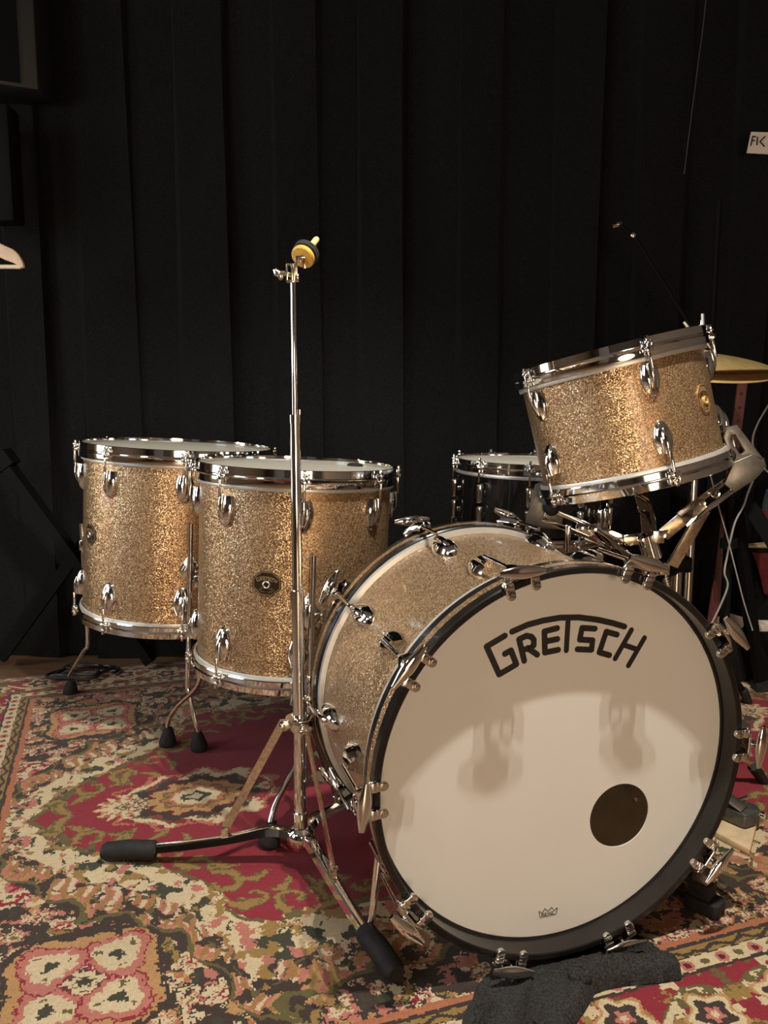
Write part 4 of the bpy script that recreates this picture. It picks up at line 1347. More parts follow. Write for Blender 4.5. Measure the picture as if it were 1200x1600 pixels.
for a, (fx, fy) in feet.items():
    d = Vector((fx - hubp.x, fy - hubp.y, 0)); ln = d.length; d.normalize()
    P_ = [hubp + d * 0.012 + Vector((0, 0, -0.004)), hubp + d * 0.05 + Vector((0, 0, 0.006)), hubp + d * 0.13 + Vector((0, 0, -0.012)), hubp + d * (ln - 0.115) + Vector((0, 0, 0.030 - hubp.z)), hubp + d * (ln - 0.03) + Vector((0, 0, 0.021 - hubp.z))]
    P_ = smooth_path(P_, 5)
    lg_ = MB()
    s = Vector((-d.y, d.x, 0))
    vs = []; fs = []
    for i, p in enumerate(P_):
        t = i / (len(P_) - 1)
        hw = 0.013 - 0.004 * t; hh = 0.009 - 0.002 * t
        for ca, cb in ((-1, -0.8), (-0.7, 0.6), (0, 1), (0.7, 0.6), (1, -0.8)):
            vs.append(p + s * hw * ca + Vector((0, 0, hh * cb)))
    for i in range(len(P_) - 1):
        for k in range(5):
            fs.append((i * 5 + k, i * 5 + (k + 1) % 5, (i + 1) * 5 + (k + 1) % 5, (i + 1) * 5 + k))
    fs += [tuple(range(4, -1, -1)), tuple(range(len(vs) - 5, len(vs)))]
    lg_.add(vs, fs)
    lo = lg_.build('leg', CHROME, cs_, world=True, smooth=50)
    f_ = MB()
    c0 = hubp + d * (ln - 0.085); c1 = hubp + d * (ln + 0.012)
    c0.z = 0.022; c1.z = 0.017
    f_.tube([c0, c0 + d * 0.004, c0 + d * 0.05, c1 - d * 0.008, c1], [0.0150, 0.0168, 0.0172, 0.0165, 0.012], 18)
    for p in f_.v: p.z = max(p.z, 0.001)
    part('rubber_foot', f_.mesh('rubber_foot', RUBBER, M=mw(lo).inverted()), lo)
    bp = hubp + d * 0.135; bp.z = hubp.z - 0.012 + 0.012
    br = MB().bar(cpt + d * 0.030, bp + Vector((0, 0, 0.006)), 0.003, 0.014, up=s)
    br.cyl(bp + Vector((0, 0, 0.004)) - s * 0.007, bp + Vector((0, 0, 0.004)) + s * 0.007, 0.005)
    br.box(bp + Vector((0, 0, 0.0)), (0.012, 0.012, 0.016))
    SB(br, 'brace', CHROME_OLD)
# tilter with wing nut, amber cup, felts and sleeve
tl = MB()
tp = on_pole(433)
def tp_(px_, py_, dy=0): return at(px_, py_, SY + dy)
for px_ in (449, 457, 460):
    tl.bar(tp_(px_, 440), tp_(px_, 413), 0.003, 0.014, up=(1, 0, 0))
tl.bar(tp_(448, 414), tp_(461, 414), 0.003, 0.014); tl.bar(tp_(448, 440), tp_(461, 440), 0.004, 0.014)
tl.cyl(tp_(446, 427), tp_(466, 434), 0.004)
tl.cyl(tp_(462, 434), tp_(467, 434), 0.007)
tl.bar(tp_(463, 432), tp_(463, 402), 0.004, 0.008, up=(1, 0, 0))
tl.bar(tp_(461, 402), tp_(477, 402), 0.0035, 0.008)
tl.bar(tp_(474, 404), tp_(476, 420), 0.004, 0.006, up=(1, 0, 0))
tl.cyl(tp_(468, 408), tp_(471, 408), 0.005)
SB(tl, 'tilter', CHROME_OLD, bevel=0.0006)
wn = MB()
wn.cyl(tp_(446, 427), tp_(437, 427), 0.0042)
wn.tube([tp_(437, 428), tp_(432, 426), tp_(429, 421)], [0.005, 0.006, 0.0035], 10)
wn.tube([tp_(437, 429), tp_(439, 434), tp_(441, 437)], [0.005, 0.005, 0.003], 10)
SB(wn, 'wing_nut', CHROME_OLD)
c_c = tp_(472, 403); 
axd = (Vector((0.30, 0.62, 0.55))).normalized()
Mx = zframe(c_c, axd)
SB(MB().lathe([(0.0001, 0.0), (0.0175, 0.0), (0.0195, 0.002), (0.0195, 0.006), (0.017, 0.010), (0.0001, 0.010)], 32, Mx), 'cymbal_seat', AMBER)
SB(MB().lathe([(0.0001, 0.009), (0.0195, 0.009), (0.0215, 0.0105), (0.0215, 0.0135), (0.0205, 0.0145), (0.0218, 0.0155), (0.0218, 0.0185), (0.0195, 0.020), (0.0001, 0.020)], 32, Mx), 'felt_washer', FELT)
SB(MB().lathe([(0.0001, 0.0), (0.0052, 0.0), (0.0052, 0.058), (0.004, 0.0615), (0.0001, 0.062)], 20, T(axd * 0.0 ) @ Mx), 'sleeve', CREAM_PLASTIC)

# ------------------------------------------------------------------ snare drum on its stand, behind
sx_c = at(830, 716, 1.94)
MS = zframe(Vector((sx_c.x, 1.94, sx_c.z - 0.185)), (0.02, -0.015, 1))
snare = empty('snare_drum', MS, 'black shelled snare drum with chrome hoops, behind the bass drum', 'drum')
Rs, Hs = 0.1778, 0.185
MB().lathe([(Rs, 0.022), (Rs, Hs - 0.03), (Rs - 0.006, Hs - 0.03), (Rs - 0.006, 0.022)], 96, closed=True).build('shell', BLACK_SHELL, snare, smooth=30)
MB().lathe([(Rs + 0.0095 + (r - 0.2), Hs + z) for r, z in hoop_profile(0.2, 1, 0.026)], 96, closed=True).build('hoop', CHROME, snare, smooth=25)
MB().lathe([(Rs + 0.0095 + (r - 0.2), z) for r, z in hoop_profile(0.2, -1, 0.018)], 96, closed=True).build('hoop', CHROME, snare, smooth=25)
MB().lathe([(Rs - 0.004, Hs - 0.036), (Rs + 0.007, Hs - 0.035), (Rs + 0.0085, Hs - 0.030), (Rs + 0.006, Hs - 0.026), (Rs - 0.004, Hs - 0.026)], 96, closed=True).build('flesh_hoop', ALU, snare, smooth=50)
MB().lathe([(0.0001, Hs - 0.008), (Rs - 0.003, Hs - 0.008), (Rs + 0.004, Hs - 0.012), (Rs + 0.005, Hs - 0.028)], 96).build('batter_head', COATED, snare, smooth=60)
MB().lathe([(0.0001, 0.006), (Rs - 0.003, 0.006), (Rs + 0.004, 0.010)], 96).build('resonant_head', COATED, snare, smooth=60)
sl = MB()
sl.lathe([(0.0055, -0.022), (0.0085, -0.019), (0.0085, -0.006), (0.0085, 0.006), (0.0085, 0.019), (0.0055, 0.022)], 16)
sl.box((0, -0.008, 0), (0.008, 0.010, 0.012))
SLUG = sl.mesh('lug', CHROME, bevel=0.0006)
SROD = rod_mesh(0.0, -0.045)
for k in range(10):
    a = R(-102 + 36 * k)
    rad = Vector((math.cos(a), math.sin(a), 0)); tan = Vector((-math.sin(a), math.cos(a), 0))
    for up_, zl, zr in ((1, Hs - 0.072, Hs - 0.002), (-1, 0.062, 0.002)):
        part('lug', SLUG, snare, frame(rad * (Rs + 0.012) + Vector((0, 0, zl)), -tan * up_, rad, (0, 0, up_)))
        r_ = part('tension_rod', SROD, snare, frame(rad * (Rs + 0.016) + Vector((0, 0, zr)), -tan * up_, rad, (0, 0, up_)))
        part('hoop_clip', CLIP, r_, T(0, 0, -0.012))
# throw-off
a = R(-45)
rad = Vector((math.cos(a), math.sin(a), 0)); tan = Vector((-math.sin(a), math.cos(a), 0))
MB().box((0, 0.012, 0), (0.026, 0.024, 0.05), frame(rad * Rs + Vector((0, 0, 0.06)), -tan, rad, (0, 0, 1))).cyl((0.012, 0.03, -0.02), (0.012, 0.03, 0.03), 0.004, M=frame(rad * Rs + Vector((0, 0, 0.06)), -tan, rad, (0, 0, 1))).build('strainer', CHROME, snare, bevel=0.003)
# its stand
sb = MS.translation
ss = empty('snare_stand', T(sb.x, sb.y, 0), 'chrome tripod stand under the black snare drum', 'stand')
MB().cyl((sb.x, sb.y, 0.14), (sb.x, sb.y, sb.z - 0.06), 0.012).cyl((sb.x, sb.y, sb.z - 0.10), (sb.x, sb.y, sb.z - 0.05), 0.018).build('pole', CHROME, ss, world=True)
for k in range(3):
    a = R(5 + 120 * k); d = Vector((math.cos(a), math.sin(a), 0))
    o1 = Vector((sb.x, sb.y, sb.z))
    MB().bar(o1 + Vector((0, 0, -0.06)), o1 + d * 0.185 + Vector((0, 0, -0.018 - 0.004 * math.cos(a))), 0.018, 0.006).bar(o1 + d * 0.196 + Vector((0, 0, -0.022)), o1 + d * 0.199 + Vector((0, 0, 0.030)), 0.006, 0.020, up=d).build('basket_arm', CHROME, ss, world=True)
    q = Vector((sb.x, sb.y, 0)) + d * 0.24 + Vector((0, 0, 0.012))
    l_ = MB().bar((sb.x, sb.y, 0.30), q, 0.018, 0.006).build('leg', CHROME, ss, world=True)
    part('rubber_foot', MB().cyl(q + Vector((0, 0, -0.0115)), q + Vector((0, 0, 0.03)) - d * 0.025, 0.012).mesh('rubber_foot', RUBBER, M=mw(l_).inverted()), l_)

# ------------------------------------------------------------------ hi-hat behind the rack tom
hx = at(1093, 566, 1.98)
hz_ = hx.z
hh = empty('hi_hat_stand', T(hx.x, 1.98, 0), 'hi-hat stand with chrome pole standing behind the tilted rack tom', 'stand')
MB().cyl((hx.x, 1.98, 0.09), (hx.x, 1.98, hz_ - 0.10), 0.0115).cyl((hx.x, 1.98, hz_ - 0.11), (hx.x, 1.98, hz_ + 0.10), 0.004).build('pole', CHROME, hh, world=True)
MB().lathe([(0.0001, -0.012), (0.022, -0.012), (0.025, -0.004), (0.012, 0.0), (0.0001, 0.0)], 24, T(hx.x, 1.98, hz_ - 0.060)).build('cymbal_seat', RUBBER, hh, world=True)
for k in range(3):
    a = R(150 + 120 * k); d = Vector((math.cos(a), math.sin(a), 0))
    q = Vector((hx.x, 1.98, 0.012)) + d * 0.27
    l_ = MB().bar((hx.x, 1.98, 0.28), q, 0.020, 0.006).build('leg', BLACK_METAL, hh, world=True)
    part('rubber_foot', MB().cyl(q + Vector((0, 0, -0.0115)), q + Vector((0, 0, 0.03)) - d * 0.025, 0.012).mesh('rubber_foot', RUBBER, M=mw(l_).inverted()), l_)


def cymbal(nm, M, label, flip=1, m_=BRASS):
    pr = [(0.006, 0.034), (0.020, 0.032), (0.034, 0.024), (0.042, 0.016), (0.06, 0.0125), (0.10, 0.008), (0.15, 0.002), (0.178, -0.003)]
    pr2 = [(r, z - 0.0014) for r, z in pr[::-1]]
    o = part(nm, MB().lathe([(r, z * flip) for r, z in pr + pr2], 96, closed=True).mesh(nm, m_, smooth=60), None, M)
    return tag(o, label, 'cymbal', 'hi-hat cymbals')


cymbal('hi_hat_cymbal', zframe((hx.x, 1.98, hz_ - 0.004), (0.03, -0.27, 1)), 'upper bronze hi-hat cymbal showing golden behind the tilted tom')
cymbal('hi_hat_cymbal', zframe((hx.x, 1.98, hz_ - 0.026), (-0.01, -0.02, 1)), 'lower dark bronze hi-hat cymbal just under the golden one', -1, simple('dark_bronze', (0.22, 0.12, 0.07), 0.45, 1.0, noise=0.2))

# ------------------------------------------------------------------ towel under the bass drum
def towel():
    # a long folded strip: centre line along the drum's foot, with folds across and a hanging end at the left
    inv = MBASS
    cl = [(-0.135, -0.085, 0.0), (-0.10, -0.045, 0.0), (-0.05, -0.02, 0.0), (0.0, -0.008, 0.0), (0.05, -0.012, 0.0), (0.10, -0.015, 0.0), (0.150, -0.012, 0.0)]
    path = smooth_path([MBASS @ Vector(p) for p in cl], 10)
    n = len(path)
    K = 17
    vs = []; fs = []
    for i, p in enumerate(path):
        t = i / (n - 1)
        d = (path[min(i + 1, n - 1)] - path[max(i - 1, 0)]); d.z = 0; d.normalize()
        s = Vector((d.y, -d.x, 0))       # towards the camera
        hw = 0.050 + 0.012 * math.sin(t * 7.0) + 0.010 * (1 - t)
        if t > 0.93: hw *= math.sqrt(max(0.05, 1 - ((t - 0.93) / 0.07) ** 2))
        for k in range(K):
            q = -1 + 2 * k / (K - 1)
            edge = max(0, 1 - q ** 4)
            z = 0.002 + (0.014 + 0.014 * max(0.0, min(1.0, (t - 0.5) * 6)) * (q > 0.0)) * edge ** 0.5 + 0.006 * math.sin(q * 6 + t * 9) * edge + 0.010 * edge * math.exp(-((t - 0.46) / 0.09) ** 2) * (q > -0.2)
            if q < 0.32: z = min(z, 0.0035)          # squashed under the hoop
            if t > 0.90: z = 0.0022 + (z - 0.0022) * math.sqrt(max(0.0, 1 - ((t - 0.90) / 0.10) ** 2))
            pt = p + s * (hw * q + 0.014)
            pt.z = z
            vs.append(pt)
    for i in range(n - 1):
        for k in range(K - 1):
            fs.append((i * K + k, i * K + k + 1, (i + 1) * K + k + 1, (i + 1) * K + k))
    mb = MB().add(vs, fs)
    lo = [Vector((p.x, p.y, 0.001)) for p in vs]
    o = len(vs)
    mb.v += lo
    mb.f += [tuple(o + j for j in f[::-1]) for f in fs]
    rim = [k for k in range(K)] + [i * K + K - 1 for i in range(1, n)] + [(n - 1) * K + k for k in range(K - 2, -1, -1)] + [i * K for i in range(n - 2, 0, -1)]
    for a_, b_ in zip(rim, rim[1:] + rim[:1]):
        mb.f.append((a_, b_, o + b_, o + a_))
    # wide loose end spread at the lower left
    c = MBASS @ Vector((-0.135, -0.10, 0)); 
    W_ = 22
    vs = []; fs = []
    ex = Vector((0.86, 0.50, 0)).normalized(); ey = Vector((0.42, -0.90, 0)).normalized()
    for i in range(W_ + 1):
        for j in range(W_ + 1):
            a, b_ = i / W_, j / W_
            p = MBASS @ Vector((-0.150, -0.035, 0)) + ex * (0.118 * (a - 0.18)) + Vector((-0.30, -0.95, 0)).normalized() * (0.150 * b_) 
            edge = min(1, 6 * min(a, 1 - a, b_, 1 - b_))
            p.z = 0.003 + 0.010 * edge + 0.009 * math.sin(a * 7 + b_ * 2.5) * edge + 0.010 * math.exp(-((a - 0.62) / 0.10) ** 2) * edge
            p.z = max(p.z, 0.002)
            vs.append(p)
    for i in range(W_):
        for j in range(W_):
            fs.append((i * (W_ + 1) + j, (i + 1) * (W_ + 1) + j, (i + 1) * (W_ + 1) + j + 1, i * (W_ + 1) + j + 1))
    mb.add(vs, fs)
    mb.ball(MBASS @ Vector((-0.005, -0.052, 0.012)), (0.018, 0.016, 0.012))
    rr_ = random.Random(5)
    for p in mb.v:
        if p.z > 0.0015: p.z += rr_.uniform(-0.0012, 0.0012); p.x += rr_.uniform(-0.001, 0.001); p.y += rr_.uniform(-0.001, 0.001)
    ob = mb.build('towel', TOWEL, None, smooth=70)
    return tag(ob, 'crumpled black terry towel wedged under the front of the bass drum', 'towel')


towel()

# ------------------------------------------------------------------ pedal and board at the right
pb_ = ground(1150, 1318)
bd = MB()
cor = [ground(1118, 1300, 0.012), ground(1172, 1328, 0.012), ground(1186, 1272, 0.012), ground(1128, 1255, 0.012)]
bd.add([tuple(p) for p in cor] + [(p.x, p.y, 0.0005) for p in cor], [(0, 1, 2, 3), (7, 6, 5, 4), (0, 4, 5, 1), (1, 5, 6, 2), (2, 6, 7, 3), (3, 7, 4, 0)])
tag(bd.build('wooden_board', WOOD_PALE, None, bevel=0.001), 'small pale wooden board lying on the rug right of the bass drum', 'board')
pd_c = ground(1160, 1282, 0.012)
Mp = frame(pd_c, Vector((0.80, 0.60, 0)), Vector((-0.60, 0.80, 0)), (0, 0, 1))
ped = empty('foot_pedal', Mp, 'grey metal foot pedal resting on the pale wooden board', 'pedal')
MB().prism([(-0.032, -0.022), (0.010, -0.030), (0.028, -0.016), (0.028, 0.030), (-0.032, 0.060)], 0.001, 0.030).build('heel_block', simple('grey_cast_metal', (0.10, 0.10, 0.095), 0.4, 0.7, noise=0.3), ped, bevel=0.006)
MB().bar((-0.014, -0.010, 0.033), (-0.03, 0.10, 0.075), 0.004, 0.032, up=(0, 0, 1)).build('footboard', STEEL, ped, bevel=0.002)
MB().cyl((0.016, -0.026, 0.018), (0.018, -0.034, 0.018), 0.007).cyl((-0.03, 0.02, 0.032), (0.03, 0.01, 0.034), 0.004).build('hinge_bolt', CHROME, ped)

# ------------------------------------------------------------------ right background: black tripod, cables, clutter
TY = 2.10
apex = at(1135, 800, TY)
tri = empty('tripod_stand', T(at(1139, 848, TY).x, TY, 0), 'black tripod stand with cables tied to it, at the right edge', 'stand')
px0 = at(1139, 848, TY)
MB().cyl((px0.x, TY, 0.20), (px0.x, TY, 0.655), 0.013).build('pole', BLACK_METAL, tri, world=True)
for fx_, fy_ in ((1.080, 2.215), (0.76, 2.33), (1.25, 1.88)):
    q = Vector((fx_, fy_, 0.012))
    l_ = MB().bar((px0.x, TY, 0.62), q, 0.034, 0.016).build('leg', BLACK_METAL, tri, world=True)
    part('rubber_foot', MB().box(q + Vector((0, 0, 0.002)), (0.04, 0.04, 0.026)).mesh('rubber_foot', RUBBER, M=mw(l_).inverted()), l_)
MB().cyl(at(1139, 842, TY - 0.02), at(1139, 856, TY - 0.02), 0.022).build('collar', BLACK_METAL, tri, world=True)


def cable(nm, pts, r, m_, label, cat='cable', group=None):
    return tag(MB().tube(smooth_path(pts, 8), r, 8).build(nm, m_), label, cat, group)


cy_ = TY - 0.05
cable('cable', [at(1205, 626, cy_), at(1184, 662, cy_), at(1176, 690, cy_), at(1184, 716, cy_), at(1196, 734, cy_), at(1206, 740, cy_)], 0.0024, CABLE_GREY, 'thin grey cable looping at the right frame edge above the clamp arm')
cable('cable', [at(1180, 742, cy_), at(1168, 772, cy_), at(1162, 790, cy_), at(1149, 815, cy_), at(1141, 845, cy_), at(1136, 870, cy_ + 0.01), at(1132, 895, cy_), at(1137, 915, cy_), at(1126, 945, cy_), at(1111, 976, cy_)], 0.0026, CABLE_GREY, 'wavy grey cable tied to the black tripod pole')
cable('cable', [at(1104, 718, cy_), at(1121, 785, cy_), at(1137, 842, cy_ + 0.003), at(1150, 893, cy_), at(1162, 940, cy_), at(1176, 985, cy_)], 0.0019, CABLE_GREY, 'straight grey cable crossing the wavy one on the black tripod')
# dark red perforated strip
st = MB()
s0, s1 = at(1160, 596, 2.20), at(1122, 905, 2.20)
st.bar(s0, s1, 0.026, 0.006, up=(1, 0, 0))
st.bar(s1, Vector((s1.x - 0.03, 2.20, FLOOR_Z + 0.001)), 0.026, 0.006, up=(1, 0, 0))
so_ = st.build('rack_strip', RED_METAL)
tag(so_, 'dark red perforated metal strip standing upright under the hi-hat cymbals', 'metal strip')
hl = MB()
for k in range(14):
    p = s0.lerp(s1, 0.06 + k * 0.068)
    hl.cyl(p + Vector((0, -0.0034, 0)), p + Vector((0, -0.0038, 0)), 0.0045, n=12)
hl.build('hole', INK, so_)
# equipment case with gear on it
VINYL = simple('black_case_vinyl', (0.006, 0.006, 0.006), 0.8, noise=0.3, nscale=80, spec=0.1)
lowz = at(1185, 986, 2.30).z
pz = at(1190, 855, 2.40).z
tag(MB().box((1.24, 2.375, lowz / 2 + 0.0005), (0.46, 0.19, lowz)).build('flight_case', VINYL, None, bevel=0.006), 'low black flight case on the rug at the right frame edge with papers on it', 'case')
tag(MB().box((1.27, 2.405, (lowz + pz) / 2 + 0.001), (0.40, 0.12, pz - lowz)).build('equipment_case', VINYL, None, bevel=0.006), 'black equipment case with drumsticks on its lid at the right frame edge', 'case')
bg = MB()
bc = at(1222, 820, 2.405); bc.z = pz + 0.002 + 0.095
bg.lathe([(0.0001, -0.095), (0.050, -0.095), (0.058, -0.05), (0.058, 0.03), (0.050, 0.075), (0.025, 0.095), (0.0001, 0.098)], 28, T(bc))
bgo = bg.build('drawstring_bag', FABRIC_BLUE)
tag(bgo, 'slate blue bag with a red band on the black case', 'bag')
MB().lathe([(0.0575, -0.012), (0.0605, -0.012), (0.0605, 0.016), (0.0575, 0.016)], 28, T(bc), closed=True).build('band', FABRIC_RED, bgo)['label'] = 'red band'
for k, (a_, b_, lb) in enumerate((((1160, 857), (1196, 851), 'wooden drumstick with its tip to the left, lower of the two on the black case'), ((1166, 850), (1198, 848), 'wooden drumstick lying just above the other on the black case'))):
    p, q = at(*a_, 2.36), at(*b_, 2.37)
    p.z = q.z = pz + 0.001 + 0.0075
    if k: p.y += 0.03; q.y += 0.03
    d = (q - p).normalized() * 0.36
    tag(MB().tube([p, p + d * 0.012, p + d * 0.03, p + d * 0.2, p + d * 0.9, p + d], [0.003, 0.0045, 0.0032, 0.0068, 0.0072, 0.005], 12).build('drumstick', WOOD_PALE), lb, 'drumstick', 'drumsticks on the case')
rc = MB()
for i in range(13):
    for j in range(9):
        a, b_ = i / 12, j / 8
        p = Vector((1.085 + 0.04 * b_ + 0.16 * a, 2.343 - 0.014 - 0.009 * math.sin(a * 15 + b_ * 3), pz - 0.002 - 0.13 * b_ * (0.7 + 0.3 * math.sin(a * 5 + 1)) - 0.015 * a))
        rc.v.append(p)
for i in range(12):
    for j in range(8):
        rc.f.append((i * 9 + j, (i + 1) * 9 + j, (i + 1) * 9 + j + 1, i * 9 + j + 1))
ro = rc.build('red_cloth', FABRIC_RED)
ro.modifiers.new('thickness', 'SOLIDIFY').thickness = 0.004
tag(ro, 'crumpled dark red cloth hanging from the black case at the right', 'cloth')
tag(MB().box((1.19, 2.312, lowz + 0.0125), (0.20, 0.05, 0.022)).build('paper_stack', PAPER, None, bevel=0.002), 'pale stack of papers on the low black flight case', 'papers')
lf = MB()
L_ = [at(1113, 974, 2.30), at(1130, 955, 2.34), at(1160, 964, 2.345), at(1162, 978, 2.315), at(1152, 992, 2.285)]
nL = len(L_)
lf.add([tuple(p) for p in L_] + [tuple(p + Vector((0.001, 0.003, -0.004))) for p in L_], [tuple(range(nL)), tuple(range(2 * nL - 1, nL - 1, -1))] + [(i, (i + 1) % nL, nL + (i + 1) % nL, nL + i) for i in range(nL)])
for p in lf.v: p.z = max(p.z, lowz + 0.002)
tag(lf.build('paper_sheet', PAPER), 'torn tan sheet lying on the left end of the low black flight case', 'paper')

# ------------------------------------------------------------------ microphone boom and paper sign at the right
mby = 2.32
ms = empty('microphone_stand', T(at(1112, 500, mby).x, mby, 0), 'thin black microphone boom stand in the dark at the right', 'stand')
jp = at(1112, 535, mby)
MB().cyl((jp.x, mby, 0.03), (at(1124, 312, mby).x, mby, at(1124, 312, mby).z), 0.008).build('pole', BLACK_METAL, ms, world=True)
MB().cyl(at(990, 368, mby - 0.02), at(1085, 520, mby - 0.02), 0.006).cyl(at(1085, 520, mby - 0.02), at(1113, 520, mby - 0.01), 0.008).build('boom_arm', BLACK_METAL, ms, world=True)
MB().lathe([(0.0001, 0), (0.065, 0), (0.065, 0.016), (0.02, 0.034), (0.0001, 0.034)], 32, T(jp.x, mby, 0.0005)).build('base', BLACK_METAL, ms, world=True)
MB().cyl(at(957, 354, mby - 0.02), at(970, 351, mby - 0.02), 0.0055).box(at(967, 349, mby - 0.02), (0.014, 0.012, 0.006)).build('thread_tip', CHROME, ms, world=True)
MB().ball(at(989, 368, mby - 0.02), 0.009).build('boom_screw', CHROME, ms, world=True)
MB().cyl(at(968, 352, mby - 0.02), at(989, 367, mby - 0.02), 0.006).build('boom_end', BLACK_METAL, ms, world=True)

cable('cable', [at(1069, 272, 2.46), at(1078, 200, 2.46), at(1092, 90, 2.46), at(1104, -10, 2.46), Vector((at(1104, -10, 2.46).x + 0.04, 2.46, ZC - 0.002))], 0.0016, CABLE_GREY_DARK, 'faint thin dark cable hanging down the curtain at the upper right')
sy_ = 2.44
sg = [at(1174, 206, sy_), at(1207, 207, sy_), at(1201, 241, sy_), at(1167, 239, sy_)]
mbp = MB(); mbp.add([tuple(p) for p in sg] + [tuple(p + Vector((0, 0.003, 0))) for p in sg], [(3, 2, 1, 0), (4, 5, 6, 7), (0, 4, 5, 1), (1, 5, 6, 2), (2, 6, 7, 3), (3, 7, 4, 0)])
sgo = mbp.build('paper_sign', PAPER, None)
tag(sgo, 'small grey paper sign with black letters pinned high on the curtain at the right', 'sign')
gl = MB()
def gp(px_, py_): return at(px_, py_, sy_ - 0.0015)
for a_, b_ in (((1176, 213), (1173, 228)), ((1176, 213), (1181, 213.5)), ((1175, 219.5), (1179.5, 219.5)), ((1183.5, 214), (1182.5, 227)), ((1195.5, 213), (1187.5, 221)), ((1187.5, 221), (1194.5, 229))):
    gl.bar(gp(*a_), gp(*b_), 0.0035, 0.0012, up=(0.8, 0, 0.3))
gl.build('lettering', INK, sgo)
# pin strip from the curtain to the sign
MB().cyl(at(1188, 210, sy_ + 0.003), at(1188, 208, CY + 0.02), 0.002).build('pin', STEEL, sgo)

# ------------------------------------------------------------------ left side: speaker, bracket, hanger, crossed bars, cable
sp_c = at(60, 140, 2.25)
spk = empty('loudspeaker', T(at(60, 140, 2.40).x - 0.2, 2.40, at(60, 140, 2.40).z), 'black loudspeaker cabinet mounted high at the upper left corner', 'speaker')
fx = at(41, 130, 2.18)
cabm = MB()
pr_ = at(60, 140, 2.40)
c_pts = [(pr_.x - 0.42, 2.22), (pr_.x, 2.40), (pr_.x + 0.005, 2.50), (pr_.x - 0.42, 2.50)]
zlo = pr_.z
cabm.prism(c_pts, zlo, zlo + 0.62)
SPKM = simple('black_speaker_paint', (0.008, 0.008, 0.009), 0.6, noise=0.2, nscale=120)
cabm.build('cabinet', SPKM, spk, bevel=0.004, world=True)
ga, gb = Vector((c_pts[0][0], c_pts[0][1], zlo + 0.31)), Vector((c_pts[1][0], c_pts[1][1], zlo + 0.31))
gd = (gb - ga).normalized(); gn = Vector((gd.y, -gd.x, 0))
MB().bar(ga + gd * 0.03 + gn * 0.002, gb - gd * 0.045 + gn * 0.002, 0.60, 0.008).build('grille', simple('speaker_grille', (0.004, 0.004, 0.004), 0.9, noise=0.6, nscale=600, spec=0.1), spk, world=True)
MB().cyl((c_pts[1][0] - 0.10, 2.499, zlo + 0.3), (c_pts[1][0] - 0.10, CY + 0.01, zlo + 0.3), 0.02).build('wall_bracket', BLACK_METAL, spk, world=True)
lo_ = MB()
p_a, p_b = at(-70, 345, 2.36), at(22, 345, 2.36); zt_ = at(10, 160, 2.36).z
lo_.box(((p_a.x + p_b.x) / 2, 2.40, (p_a.z + zt_) / 2), (p_b.x - p_a.x, 0.08, zt_ - p_a.z))
lw = lo_.build('wall_panel', BLACK_METAL, None, bevel=0.01)
tag(lw, 'black rounded panel hanging under the loudspeaker at the left frame edge', 'panel')
MB().cyl((p_b.x - 0.07, 2.43, zt_ - 0.05), (p_b.x - 0.07, CY + 0.01, zt_ - 0.05), 0.008).build('hook', BLACK_METAL, lw)
# wooden coat hanger, only its end in frame
hy_ = 2.20
HW = simple('hanger_wood', (0.66, 0.47, 0.31), 0.5, noise=0.1, nscale=60)
hg = empty('coat_hanger', T(at(-60, 380, hy_)), 'pale wooden coat hanger with its end poking in at the left frame edge', 'hanger')
wv = MB()
up_ = smooth_path([at(-165, 415, hy_), at(-155, 405, hy_), at(-118, 384, hy_), at(-62, 352, hy_), at(-2, 390, hy_), at(24, 402, hy_), at(38, 416, hy_)], 6)
N_ = len(up_)
vs = []; fs = []
for i, p in enumerate(up_):
    t = i / (N_ - 1); hw = 0.0155 * (1 - abs(2 * t - 1) ** 6) + 0.003
    for a_, b_ in ((-1, -1), (1, -1), (1, 1), (-1, 1)):
        vs.append(p + Vector((0, 0.006 * a_, hw * b_)))
for i in range(N_ - 1):
    for k in range(4): fs.append((i * 4 + k, i * 4 + (k + 1) % 4, (i + 1) * 4 + (k + 1) % 4, (i + 1) * 4 + k))
fs += [(3, 2, 1, 0), tuple(range(len(vs) - 4, len(vs)))]
wv.add(vs, fs); wv.build('shoulder', HW, hg, bevel=0.002, world=True)
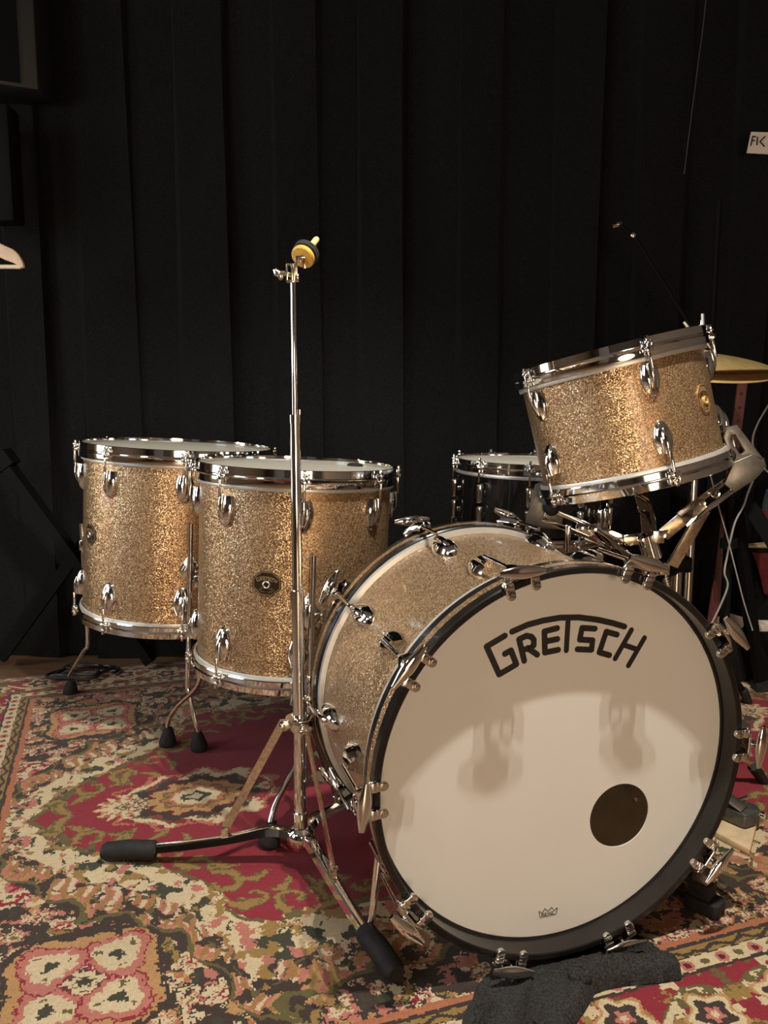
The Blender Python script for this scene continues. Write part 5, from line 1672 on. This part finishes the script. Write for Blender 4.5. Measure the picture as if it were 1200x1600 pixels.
MB().cyl(at(-150, 416, hy_), at(33, 417, hy_), 0.0055).build('bar', simple('hanger_bar_wood', (0.76, 0.64, 0.47), 0.5, noise=0.08), hg, world=True)
hk = [at(-62, 352, hy_), at(-62, 325, hy_), at(-52, 310, hy_), at(-58, 295, hy_), at(-70, 300, hy_)]
MB().tube(smooth_path(hk, 6), 0.0018, 8).build('hook', STEEL, hg, world=True)
rl = at(-61, 303, hy_)
tag(MB().cyl((XL + 0.001, hy_, rl.z), (rl.x + 0.05, hy_, rl.z), 0.006).build('clothes_rail', BLACK_METAL), 'black clothes rail outside the frame carrying the coat hanger', 'rail')

xs_ = empty('crossed_bars', T(at(118, 872, 2.40).x, 2.40, FLOOR_Z), 'black X of crossed bars against the curtain at the left', 'stand')  # two dark bars crossing in front of the curtain
xy = 2.41
pA, pB = at(8, 722, xy), at(118, 872, xy)
d = pB - pA; endA = pA + d * ((pA.z - 0.02) / -d.z)
MB().bar(pA, endA, 0.050, 0.028, up=(0, 1, 0)).build('crossbar', BLACK_METAL, xs_, world=True)
MB().bar(pA - d.normalized() * 0.03, pA + d.normalized() * 0.02, 0.056, 0.058, up=(0, 1, 0)).build('end_cap', BLACK_METAL, xs_, world=True)
pC, pD = at(122, 862, xy + 0.032), at(0, 1030, xy + 0.032)
d = pD - pC; e0 = pC - d * 0.8; e1 = pC + d * ((pC.z - 0.02) / -d.z)
MB().bar(e0, e1, 0.024, 0.036, up=(0, 1, 0)).build('crossbar', BLACK_METAL, xs_, world=True)

cc = ground(128, 1052, 0.006)
pts = []
for k in range(90):
    a = k / 90 * 2 * PI * 2.6
    rr = 0.085 + 0.012 * math.sin(k * 0.7) - 0.0006 * k
    pts.append((cc.x + rr * 1.1 * math.cos(a) + 0.01 * math.sin(k * 0.21), cc.y + rr * 0.95 * math.sin(a), 0.007 + 0.0055 * (k / 35)))
tag(MB().tube(pts, 0.0048, 8).build('cable_coil', CABLE_BLACK), 'coiled black cable on the rug around the left floor tom leg', 'cable')
